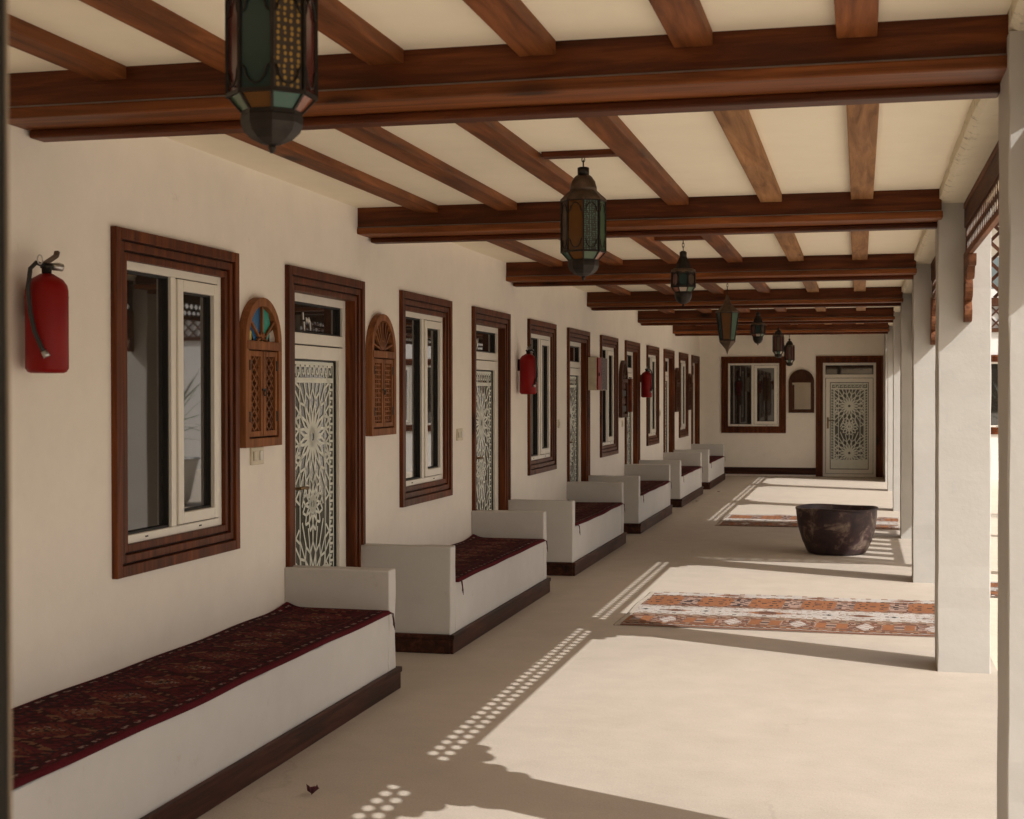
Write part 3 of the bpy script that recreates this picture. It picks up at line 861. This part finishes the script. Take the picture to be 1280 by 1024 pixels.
# ------------------------------------------------------------------ big pot
t = thing('large_pot', 'large dark weathered metal pot standing on the floor', 'pot', (-.215, 13.88, 0))
prof = [(.0, .004), (.245, .004), (.262, .012), (.275, .03), (.315, .12), (.345, .22), (.362, .32), (.368, .40), (.370, .425), (.366, .432), (.352, .432), (.345, .42), (.338, .32), (.318, .2), (.28, .09), (.235, .04), (.0, .035)]
g = G()
nn = 64
for r, z in prof:
    for k in range(nn):
        a = 2*PI*k/nn; wob = 1 + .010*math.sin(2*a+.6)+.006*math.sin(5*a+z*9)
        g.v.append((r*wob*math.cos(a), r*wob*math.sin(a), z + (.006*math.sin(a*3+1) if z > .3 else 0)))
for i in range(len(prof)-1):
    for k in range(nn): g.face((i*nn+k, i*nn+(k+1) % nn, (i+1)*nn+(k+1) % nn, (i+1)*nn+k), 0, True)
o = g.build('bowl', pot_m, t)
g = G(); g.tube([(.372*math.cos(2*PI*k/48)*1.0, .372*math.sin(2*PI*k/48), .424+.006*math.sin(2*PI*k/48*3+1)) for k in range(48)], .008, 8, closed=True)
g.build('rim', pot_m, t)

# ------------------------------------------------------------------ fire extinguishers
def make_ext(side):
    t = thing('fire_extinguisher', '', 'fire extinguisher', (0, 0, 0), 0, 'red fire extinguishers on the house wall')
    R = .073; c = (.095, 0, 0)
    prof = [(.055, 0), (R-.008, .004), (R, .016), (R, .285), (R-.004, .305), (R-.018, .325), (.030, .340), (.022, .345)]
    tank = G().lathe(prof, 40, c).build('tank', red_paint, t)
    g = G(); g.lathe([(R+.0012, .262), (R+.0012, .266)], 40, c, caps=False); g.build('seam', red_paint, tank)
    v = G(); v.lathe([(.017, .345), (.017, 0.3636), (.022, 0.3655), (.022, 0.3779), (.014, 0.3803)], 16, c)
    v.build('valve', dark_metal, t)
    g = G(); g.bar((.095, -.01, 0.3803), (.105, .045, 0.4113), (1, 0, 0), .012, .016); g.bar((.105, .045, 0.4113), (.105, .052, 0.4275), (1, 0, 0), .012, .016); g.bar((.095, .0, 0.3760), (.105, .06, 0.3822), (1, 0, 0), .012, .014)
    g.build('handle', brown_metal, t)
    g = G(); g.tube([(.095, .018, 0.3717), (.12, .04, 0.3717), (.125, .05, 0.3704)], [.012, .014, .014], 12); g.build('pressure_gauge', steel, t)
    g = G(); g.tube([(.10+.0, -.05+.016*math.cos(a), 0.3903+.016*math.sin(a)) for a in [2*PI*i/16 for i in range(16)]], .0022, 6, closed=True); g.build('pin_ring', steel, t)
    if side == 'left':
        path = [(.095, -.015, .372), (.085, -.050, .380), (.080, -.078, .358), (.078, -.090, .29), (.086, -.091, .21), (.102, -.089, .14), (.124, -.081, .085), (.132, -.078, .070)]
        end = [(.130, -.078, .074), (.140, -.074, .054)]
    else:
        path = [(.105, -.01, .372), (.135, -.035, .376), (.163, -.050, .355), (.174, -.045, .30), (.178, -.035, .22), (.176, -.020, .15), (.165, -.045, .09), (.160, -.052, .08)]
        end = [(.161, -.050, .085), (.158, -.056, .062)]
    g = G(); g.tube(path, .0078, 10)
    hose = g.build('hose', rubber, t)
    g = G(); g.tube(end, [.011, .013], 10); g.build('nozzle', steel, hose)
    g = G(); g.box(0, .025, .02, .05, .2, .30); g.build('wall_bracket', dark_metal, t)
    return t
e0 = make_ext('left'); e1 = make_ext('right')
EL_ = [('nearest red fire extinguisher, left of the first window', 4.535, 1.572, 0), ('second red fire extinguisher, in front of the third window', 12.06, 1.49, 1),
       ('farthest red fire extinguisher, in front of the fifth window', 19.10, 1.44, 0)]
for k, (lab, y, z, fl) in enumerate(EL_):
    o = (e0, e1)[k] if k < 2 else copy_tree(e1)
    o.location = (WX, y, z); o['label'] = lab

# ------------------------------------------------------------------ arched shutter plaques
def arch_poly(w_, h, r=None, n=16):
    c = h-w_/2*1.0
    return [(0, 0), (w_, 0)] + [(w_/2+w_/2*math.cos(PI*i/n), c+w_/2*math.sin(PI*i/n)) for i in range(n+1)]
def arch_frame(g, w_, h, b, x0, x1, n=18):
    co = h-w_/2
    O_ = [(0, 0)] + [(0, co)] + [(w_/2-w_/2*math.cos(PI*i/n), co+w_/2*math.sin(PI*i/n)) for i in range(1, n)] + [(w_, co), (w_, 0)]
    wi = w_-2*b
    I_ = [(b, b)] + [(b, co)] + [(w_/2-wi/2*math.cos(PI*i/n), co+wi/2*math.sin(PI*i/n)) for i in range(1, n)] + [(w_-b, co), (w_-b, b)]
    b0 = len(g.v); N = len(O_)
    for x in (x0, x1):
        for p in O_: g.v.append((x, p[0], p[1]))
        for p in I_: g.v.append((x, p[0], p[1]))
    for k in range(N):
        j = (k+1) % N
        g.face((b0+2*N+k, b0+2*N+j, b0+3*N+j, b0+3*N+k)); g.face((b0+k, b0+N+k, b0+N+j, b0+j))
        g.face((b0+k, b0+j, b0+2*N+j, b0+2*N+k)); g.face((b0+N+k, b0+3*N+k, b0+3*N+j, b0+N+j))
def make_plaque(label, kind, loc, w_, h, rz=0.):
    t = thing('arched_plaque', label, 'wall plaque', loc, rz, 'arched shutter plaques on the walls')
    wm = carved if kind in ('glass', 'fret') else dark_carved
    g = G(); arch_frame(g, w_, h, .062 if kind == 'mirror' else .042, .0, .042); g.build('frame', wm, t, .003)
    g = G(); pol = arch_poly(w_-.05, h-.05); b = 0
    for y, z in pol: g.v.append((.006, y+.025, z+.025))
    g.face(list(range(len(pol)))); g.build('backing', dark_carved if kind != 'mirror' else mirror_m, t, recalc=False)
    zt = h-w_/2-.035 if kind != 'mirror' else h-w_/2-.01
    g = G(); g.box(.004, .046, .020, w_-.020, zt, zt+.042); g.build('cross_rail', wm, t, .003)
    cy = w_/2
    if kind == 'glass':
        R = w_/2-.045; cz = h-w_/2
        def pane(pts, mat):
            g = G(); 
            for y, z in pts: g.v.append((.022, y, z))
            g.face(list(range(len(pts)))); g.build('coloured_pane', mat, t, recalc=False)
        pane([(cy-.012, cz+.0), (cy-.012, cz+R), (cy-R*.55, cz+R*.84), (cy-R*.72, cz+R*.42), (cy-R*.42, cz+.0)], blueg)
        pane([(cy+.012, cz+.0), (cy+R*.42, cz), (cy+R*.72, cz+R*.42), (cy+R*.55, cz+R*.84), (cy+.012, cz+R)], green2)
        pane([(cy-R, zt+.045), (cy-R*.62, zt+.045), (cy-R*.62, cz+.05), (cy-R*.85, cz+R*.40), (cy-R, cz+.03)], yellowg)
        pane([(cy+R*.62, zt+.045), (cy+R, zt+.045), (cy+R, cz+.03), (cy+R*.85, cz+R*.40), (cy+R*.62, cz+.05)], clearg)
        g = G()
        for p, q in (((cy, cz+R), (cy, zt+.05)), ((cy-R*.8, cz+R*.6), (cy-.02, zt+.05)), ((cy+R*.8, cz+R*.6), (cy+.02, zt+.05)),
                     ((cy-R*.45, cz-.01), (cy, cz+.05)), ((cy+R*.45, cz-.01), (cy, cz+.05)), ((cy-R*.45, zt+.04), (cy-R*.45, cz)), ((cy+R*.45, zt+.04), (cy+R*.45, cz))):
            g.bar((.026, *p), (.026, *q), (1, 0, 0), .012, .016)
        g.build('glazing_bar', carved, t)
    elif kind != 'mirror':
        R = w_/2-.04; cz = zt+.05
        g = G()
        for i in range(9):
            a = PI*(i+.5)/9; rr_ = R*(1.0+.75*math.sin(a))*.93
            p = (cy+.03*math.cos(a), cz); q = (cy+R*.95*math.cos(a), min(cz+rr_*math.sin(a), h-.05))
            g.bar((.026, *p), (.026, *q), (1, 0, 0), .011, .014)
        g.tube([(.026, cy+.055*math.cos(PI*i/10), cz+.055*math.sin(PI*i/10)) for i in range(11)], .006, 6)
        g.build('fan', wm, t)
    if kind in ('glass', 'fret', 'plain'):
        for s in (0, 1):
            y0, y1 = (.048, cy-.004) if s == 0 else (cy+.004, w_-.048)
            lf = G().ring(y0, y1, .050, zt-.006, .026, .010, .036).build('shutter_leaf', wm, t, .002)
            g = G(); a, b, c, d = y0+.026, y1-.026, .076, zt-.032
            nrow = 7 if kind == 'glass' else 13
            if kind == 'glass':
                ncol = 2
                for i in range(nrow):
                    for j in range(ncol):
                        ya, yb = a+(b-a)*j/ncol, a+(b-a)*(j+1)/ncol; za, zb = c+(d-c)*i/nrow, c+(d-c)*(i+1)/nrow
                        g.bar((.022, ya, za), (.022, yb, zb), (1, 0, 0), .008, .010); g.bar((.0225, yb, za), (.0225, ya, zb), (1, 0, 0), .008, .010)
                        g.bar((.0215, (ya+yb)/2, za), (.0215, (ya+yb)/2, zb), (1, 0, 0), .006, .008)
            else:
                for i in range(nrow):
                    z = c+(d-c)*(i+.5)/nrow; g.bar((.022, a, z), (.022, b, z), (1, 0, 0), .009, .010)
                for j in range(4):
                    y = a+(b-a)*(j+.5)/4; g.bar((.0225, y, c), (.0225, y, d), (1, 0, 0), .008, .010)
                for i in range(nrow*2):
                    z = c+(d-c)*i/(nrow*2); j = i % 4; y = a+(b-a)*(j+.5)/4; g.bar((.024, y-.012, z), (.024, y+.012, z), (1, 0, 0), .010, .010)
            g.build('fretwork', wm, lf)
            for z in (.12, zt-.1):
                g = G(); g.box(.036, .041, (y0 if s == 0 else y1-.012), (y0+.012 if s == 0 else y1), z, z+.05); g.build('hinge', dark_metal, lf)
        g = G(); g.tube([(.045, cy+.013*math.cos(2*PI*i/12), (zt+.05)/2+.013*math.sin(2*PI*i/12)) for i in range(12)], .003, 6, closed=True); g.box(.036, .042, cy-.02, cy+.02, (zt+.05)/2+.012, (zt+.05)/2+.022); g.build('latch', dark_metal, t)
    if kind == 'tiled':
        for s, m in enumerate((dark_metal, redg, dark_metal, redg, teal)):
            g = G(); z = .07+s*.095; g.box(.008, .026, .06, w_-.06, z, z+.07); g.build('tile', m, t, .003)
    return t
make_plaque('arched wooden plaque with blue, green and yellow glass above two fretwork shutters', 'glass', (WX, 6.335, 1.243), .44, .722)
make_plaque('dark arched wooden plaque with fan top, between first door and second window', 'fret', (WX, 8.145, 1.246), .465, .735)
make_plaque('narrow dark arched plaque with coloured tiles before the fourth door', 'tiled', (WX, 17.40, 1.20), .47, .70)
make_plaque('plain brown arched plaque between fifth door and sixth window', 'plain', (WX, 22.75, 1.20), .47, .70)
make_plaque('plain brown arched plaque between sixth window and last door', 'plain', (WX, 24.42, 1.21), .47, .62)
mp = make_plaque('arched dark framed mirror between the end window and end door', 'mirror', (-1.253, EY, 1.141), .451, .777, -PI/2)
g = G(); pol = [(y*.86+.032, z) for y, z in arch_poly(.451, .777)[2:]]
for y, z in pol: g.v.append((.014, y, min(z, .745)))
g.face(list(range(len(pol)))); g.build('fan_panel', dark_carved, mp, recalc=False)
g = G(); g.box(.012, .040, .064, .10, .066, .50); g.build('side_shutter', dark_carved, mp, .003)

# hanging wall cabinet in front of the fourth window
t = thing('wall_cabinet', 'shallow cream wall cabinet with dark red door edge before the fourth window', 'cabinet', (WX, 15.30, 1.53))
g = G(); g.box(.0, .105, 0, .60, 0, .355); g.build('case', plastic, t, .006)
g = G(); g.box(.106, .122, .0, .20, .003, .352); g.build('door', red_paint, t, .003)
g = G(); g.box(.106, .118, .205, .595, .003, .352); g.build('display_pane', tint('grey_display_glass', (.12, .10, .12)), t, .003)
g = G(); g.tube([(.126, .05+.02*math.cos(a), .17+.02*math.sin(a)) for a in [2*PI*i/14 for i in range(14)]], .004, 6, closed=True); g.build('ring_handle', dark_metal, t)
# small red notice hung beside the tiled plaque
t = thing('hanging_textile', 'small orange and red woven hanging beside the tiled plaque', 'hanging', (WX, 18.05, 1.26))
g = G(); g.box(.0, .05, 0, .14, .0, .42); g.build('cloth', plain('orange_cloth', (.13, .032, .012), .9, .2, 0, .5, 9), t, .006)
g = G(); g.tube([(.03, -.02, .43), (.03, .16, .43)], .008, 8); g.build('rod', dark_metal, t)

# light switches
def switch(y, z, gangs, label):
    t = thing('light_switch', label, 'light switch', (WX, y, z), 0, 'small wall switches')
    wd = .075*gangs
    g = G(); g.box(.0, .010, 0, wd, 0, .085); g.build('plate', plastic, t, .003)
    for k in range(gangs):
        g = G(); g.box(.010, .016, .02+.075*k, .052+.075*k, .02, .065); g.build('rocker', paint_white if k else plastic, t, .002)
switch(6.47, 1.155, 2, 'cream double switch plate below the coloured glass plaque')
switch(10.13, 1.155, 2, 'cream switch plate between second window and second door')
switch(13.75, 1.16, 1, 'small switch plate between third window and third door')
switch(17.62, 1.08, 1, 'small switch plate below the tiled dark plaque')
switch(21.05, 1.16, 1, 'small switch plate between fifth window and fifth door')

# ------------------------------------------------------------------ lanterns
def oct_pt(r, k, n, rot, z): a = rot+2*PI*k/n; return (r*math.cos(a), r*math.sin(a), z)
def make_lantern(label, loc, ztop, spec):
    """spec: n, rot, rings [(name, mat, profile)], body (r0,z0,r1,z1), panes, lower ring (r0,z0,r1,z1), lower panes"""
    t = thing('hanging_lantern', label, 'lantern', loc, 0, 'ornate metal and glass lanterns')
    n, rot = spec['n'], spec['rot']
    for name, mat, prof, sides in spec['solids']:
        g = G().lathe(prof, sides, (0, 0, 0), 0, sides > 12, rot); g.build(name, mat, t)
    def cage(r0, z0, r1, z1, panes, fname, pname, bar, arch):
        g = G()
        for k in range(n):
            g.bar(oct_pt(r0, k, n, rot, z0), oct_pt(r1, k, n, rot, z1), Vector((math.cos(rot+2*PI*k/n), math.sin(rot+2*PI*k/n), 0)), bar, bar)
            for r, z in ((r0, z0), (r1, z1)):
                a = rot+2*PI*(k+.5)/n
                g.bar(oct_pt(r, k, n, rot, z), oct_pt(r, k+1, n, rot, z), (0, 0, 1), bar, bar*1.2)
        g.build(fname, dark_metal, t)
        for k in range(n):
            q = []
            for r, z, kk in ((r0*.965, z0, k), (r0*.965, z0, k+1), (r1*.965, z1, k+1), (r1*.965, z1, k)): q.append(Vector(oct_pt(r, kk, n, rot, z)))
            g = G(); g.v = [tuple(p) for p in q]; g.face((0, 1, 2, 3))
            o = g.build(pname, panes[k % len(panes)], t, recalc=False)
            if arch:                                     # wrought scroll outline on the pane
                g = G(); out = Vector((math.cos(rot+2*PI*(k+.5)/n), math.sin(rot+2*PI*(k+.5)/n), 0))*.004
                def pt(u, v): 
                    lo = q[0].lerp(q[1], u); hi = q[3].lerp(q[2], u); return lo.lerp(hi, v)+out
                for v0, sg in ((.04, 1), (.96, -1)):
                    g = G(); path = [(.08, v0+sg*.20), (.16, v0+sg*.17), (.20, v0+sg*.10), (.34, v0+sg*.04), (.5, v0+sg*.02), (.66, v0+sg*.04), (.80, v0+sg*.10), (.84, v0+sg*.17), (.92, v0+sg*.20)]
                    g.tube([pt(*a) for a in path], bar*.33, 5)
                    g.build('scroll', dark_metal, o)
    cage(*spec['body'], spec['panes'], 'frame', 'pane', spec.get('bar', .007), spec.get('arch', True))
    if 'lower' in spec: cage(*spec['lower'], spec['lpanes'], 'lower_frame', 'lower_pane', .006, False)
    # hook and chain up to the blocking
    g = G(); zt = spec['top']; H = ztop-loc[2]
    z = zt; i = 0
    while z < H-.004:
        h = min(.030, H-z)
        pts = [(.007*math.cos(a)*(1 if i % 2 else 0), .007*math.cos(a)*(0 if i % 2 else 1), z+h/2+(h/2+.003)*math.sin(a)) for a in [2*PI*k/12 for k in range(12)]]
        g.tube(pts, .0022, 5, closed=True); z += h*.86; i += 1
    g.build('chain', dark_metal, t)
    return t
R8 = PI/8
CAMDIR = 0.0
def specA(panes, lp, s=1.0):
    R = .100*s
    return dict(n=8, rot=R8, top=.50*s,
        solids=[('neck', dark_metal, [(.026*s, .462*s), (.026*s, .497*s), (.018*s, .50*s)], 16),
                ('upper_dome', brown_metal, [(.030*s, .463*s), (.040*s, .455*s), (.053*s, .435*s), (.060*s, .41*s), (.062*s, .392*s)], 32),
                ('shoulder', brown_metal, [(.064*s, .392*s), (.068*s, .388*s), (R*1.03, .356*s), (R*1.05, .346*s)], 8),
                ('bottom_bowl', dark_metal, [(.065*s, .084*s), (.070*s, .072*s), (.070*s, .056*s), (.063*s, .038*s), (.046*s, .022*s), (.024*s, .012*s), (.008*s, .009*s)], 8),
                ('finial', dark_metal, [(.007*s, .014*s), (.009*s, .004*s), (.005*s, -.008*s)], 12)],
        body=(R, .118*s, R, .346*s), panes=panes, lower=(.066*s, .080*s, R, .118*s), lpanes=lp)
lan = []
YB = [BEAMS[b]+2.02 for b in range(1, 8)]
LX = -1.2125
ORD8 = lambda base: base
make_lantern('nearest hanging lantern, large and blurred, teal and gold panes, cut off above', (LX+.006, 2.86, 2.014), 2.556,
    dict(specA([teal, fil_gold, redg, fil_gold, redg, teal, fil_gold, redg], [amber, teal2, orangeg, teal2, greeng, amber, teal2, orangeg], .93), rot=.401))
make_lantern('octagonal lantern with amber and green panes before the third beam', (LX, 6.425, 2.015), 2.556,
    dict(specA([amber, fil_green, greeng, redg, brown_metal, amber, fil_green, greeng], [amber, greeng, orangeg, amber, teal2, amber, greeng, orangeg]), rot=.192))
def specB(s):
    R = .090*s
    return dict(n=8, rot=R8+.12, top=.40*s, bar=.009,
        solids=[('neck', dark_metal, [(.026*s, .352*s), (.026*s, .39*s), (.014*s, .40*s)], 16),
                ('upper_dome', dark_metal, [(.028*s, .355*s), (.036*s, .340*s), (.050*s, .312*s), (.060*s, .285*s), (.064*s, .270*s)], 8),
                ('shoulder', brown_metal, [(.074*s, .268*s), (R*.98, .262*s), (R*1.0, .25*s), (R*1.0, .238*s)], 16),
                ('bottom_bowl', dark_metal, [(.062*s, .098*s), (.064*s, .085*s), (.060*s, .055*s), (.044*s, .026*s), (.020*s, .010*s), (.007*s, .008*s)], 16),
                ('finial', dark_metal, [(.007*s, .010*s), (.008*s, .0*s), (.004*s, -.010*s)], 12)],
        body=(R*1.04, .135*s, R*1.0, .238*s), panes=[redg, teal, brown_metal, teal2], lower=(.064*s, .096*s, R*1.04, .135*s), lpanes=[orangeg, clearg, greeng, redg])
make_lantern('squat dark octagonal lantern hanging before the fourth beam', (LX+.02, YB[2], 2.105), 2.556, specB(.94))
make_lantern('tapered lantern with amber and green panes, cone bottom and spike', (LX+.0, YB[3], 1.868), 2.556,
    dict(n=6, rot=-.03, top=.545, bar=.009,
        solids=[('spire', brown_metal, [(.050, .445), (.036, .470), (.022, .500), (.012, .540), (.006, .545)], 12),
                ('cap', brown_metal, [(.112, .382), (.114, .392), (.085, .412), (.062, .440), (.050, .446)], 6),
                ('bottom_cone', brown_metal, [(.074, .122), (.076, .112), (.058, .088), (.034, .060), (.016, .036), (.008, .014), (.003, -.006)], 6)],
        body=(.070, .125, .106, .382), panes=[amber, greeng, amber, teal, amber, greeng], arch=False))
make_lantern('small squat dark lantern, fifth along the arcade', (LX+.035, YB[4], 2.07), 2.556, specB(.95))
def specD(s):
    R = .072*s
    return dict(n=10, rot=.1, top=.435*s, bar=.009,
        solids=[('knob', dark_metal, [(.010*s, .40*s), (.017*s, .412*s), (.017*s, .425*s), (.006*s, .435*s)], 12),
                ('upper_dome', dark_metal, [(.012*s, .402*s), (.036*s, .385*s), (.052*s, .355*s), (.058*s, .332*s)], 16),
                ('shoulder', brown_metal, [(R*1.12, .33*s), (R*1.12, .31*s), (R*1.0, .305*s)], 16),
                ('bottom_bowl', dark_metal, [(.050*s, .055*s), (.054*s, .045*s), (.05*s, .020*s), (.03*s, .004*s), (.012*s, .0)], 16)],
        body=(R*1.08, .095*s, R*1.08, .305*s), panes=[redg, brown_metal], lower=(.050*s, .052*s, R*1.08, .095*s), lpanes=[clearg, teal2], arch=False)
make_lantern('ribbed cylindrical dark lantern, sixth along the arcade', (LX+.075, YB[5], 1.995), 2.556, specD(1.0))
make_lantern('farthest ribbed cylindrical lantern, before the end window corner', (LX+.06, YB[6], 1.945), 2.556, specD(1.06))

# ------------------------------------------------------------------ post at the viewer's left, and bits on the floor
t = thing('door_post', 'dark out of focus post close to the viewer at the left', 'post', (0, 0, 0))
g = G(); g.prism([(-.80, 1.02), (-.656, 1.02), (-.70, 1.07), (-.80, 1.07)], 2, 0, 2.575); g.build('dark_board', gasket, t)
g = G(); g.prism([(-.6558, 1.021), (-.6528, 1.021), (-.694, 1.069), (-.699, 1.069)], 2, 0, 2.575); g.build('pale_edge_strip', plain('beige_edge', (.30, .24, .18), .7), t)

leaf_m = plain('dry_wine_petal', (.065, .012, .02), .8)
def scrap(x, y, s, label, m, curl=.012):
    random = __import__('random').Random(11)
    g = G(); n = 9; pts = []
    for k in range(n):
        a = 2*PI*k/n; r = s*(.55+.45*random.random()); pts.append((x*0+r*math.cos(a)*1.5, r*math.sin(a), .006+curl*random.random()))
    g.v = [(0, 0, .006)] + pts
    for k in range(n): g.face((0, 1+k, 1+(k+1) % n))
    tag(g.build('fallen_petal', m, None, 0, (x, y, 0), False), label, 'petal')
scrap(-1.985, 5.065, .022, 'crumpled wine red petal on the floor beside the nearest bench', leaf_m, .045)
scrap(-2.19, 20.0, .02, 'small dark scrap on the shaded floor before the fifth bench', leaf_m)
scrap(-2.08, 22.0, .02, 'small brown scrap on the shaded floor before the farthest bench', leaf_m)

# ------------------------------------------------------------------ courtyard beyond the columns (seen in slits and in the glass)
cw = thing('courtyard_wing', 'white courtyard building beyond the end of the colonnade', 'building', (0, EY, 0), -PI/2)
g = G(); pierced_wall(g, .745, 14, 3.3, [(2.0+IN, 2.0+WIN_W-IN, WZ0+IN, WZ1-IN), (5.4+IN, 5.4+WIN_W-IN, WZ0+IN, WZ1-IN), (8.8+IN, 8.8+WIN_W-IN, WZ0+IN, WZ1-IN)], .3, False)
g.build('wall', ext_m, cw)
g = G(); g.box(.002, .05, .76, 14, 2.55, 2.62); g.box(.002, .05, .76, 14, 3.0, 3.05); gg = G(); lattice(gg, 13.0, 2.62, 3.0, .01, .04, .2, .03)
b = len(g.v); g.v += [(x, y+.8, z) for x, y, z in gg.v]
for f in gg.f: g.face([b+i for i in f])
g.build('lattice_band', valance_w, cw)
for k, x in enumerate((2.0, 5.4, 8.8)):
    o = copy_tree(win0); o.location = (x, EY, 0); o.rotation_euler.z = -PI/2
    o['label'] = ['brown framed courtyard window glimpsed between the two nearest columns', 'middle courtyard window, hidden by the columns', 'courtyard window farthest to the east, hidden by the columns'][k]
rw = thing('opposite_wing', 'long white building on the opposite side of the courtyard', 'building', (14, 0, 0))
g = G(); g.box(0, .3, -12, EY, -.1, 3.3); g.build('wall', ext_m, rw)
for k in range(7):
    y = -9+5*k
    g = G(); g.box(-.03, -.002, y, y+1.2, .8, 2.1); g.build('window', dark_carved, rw)
    g = G(); g.box(-.04, -.032, y+.1, y+1.1, .9, 2.0); g.build('pane', win_glass, rw)
# planter with spiky plant in the courtyard
t = thing('potted_yucca', 'spiky green yucca in a pale stone pot in the courtyard', 'plant', (3.4, 17.9, 0))
g = G(); g.lathe([(.22, 0), (.26, .05), (.34, .40), (.36, .42), (.32, .42), (.30, .36)], 28); g.build('stone_pot', ext_m, t)
g = G()
leafm = plain('yucca_leaf', (.07, .10, .035), .5, .4, 0, .35, 8)
for k in range(60):
    a = random.uniform(0, 2*PI); e = random.uniform(.25, 1.45); L = random.uniform(.55, .95)
    d = Vector((math.cos(a)*math.cos(e), math.sin(a)*math.cos(e), math.sin(e))); sd = d.cross(Vector((0, 0, 1))).normalized()
    b = len(g.v); base = Vector((0, 0, .45+random.random()*.25))
    for i in range(5):
        f = i/4; p = base+d*L*f+Vector((0, 0, -.25*f*f*math.cos(e))); ww = .022*(1-f)**.6
        g.v += [tuple(p+sd*ww), tuple(p-sd*ww)]
    for i in range(4): g.face((b+2*i, b+2*i+1, b+2*i+3, b+2*i+2))
g.build('foliage', leafm, t, recalc=False)
t.scale = (1.5, 1.5, 1.5)
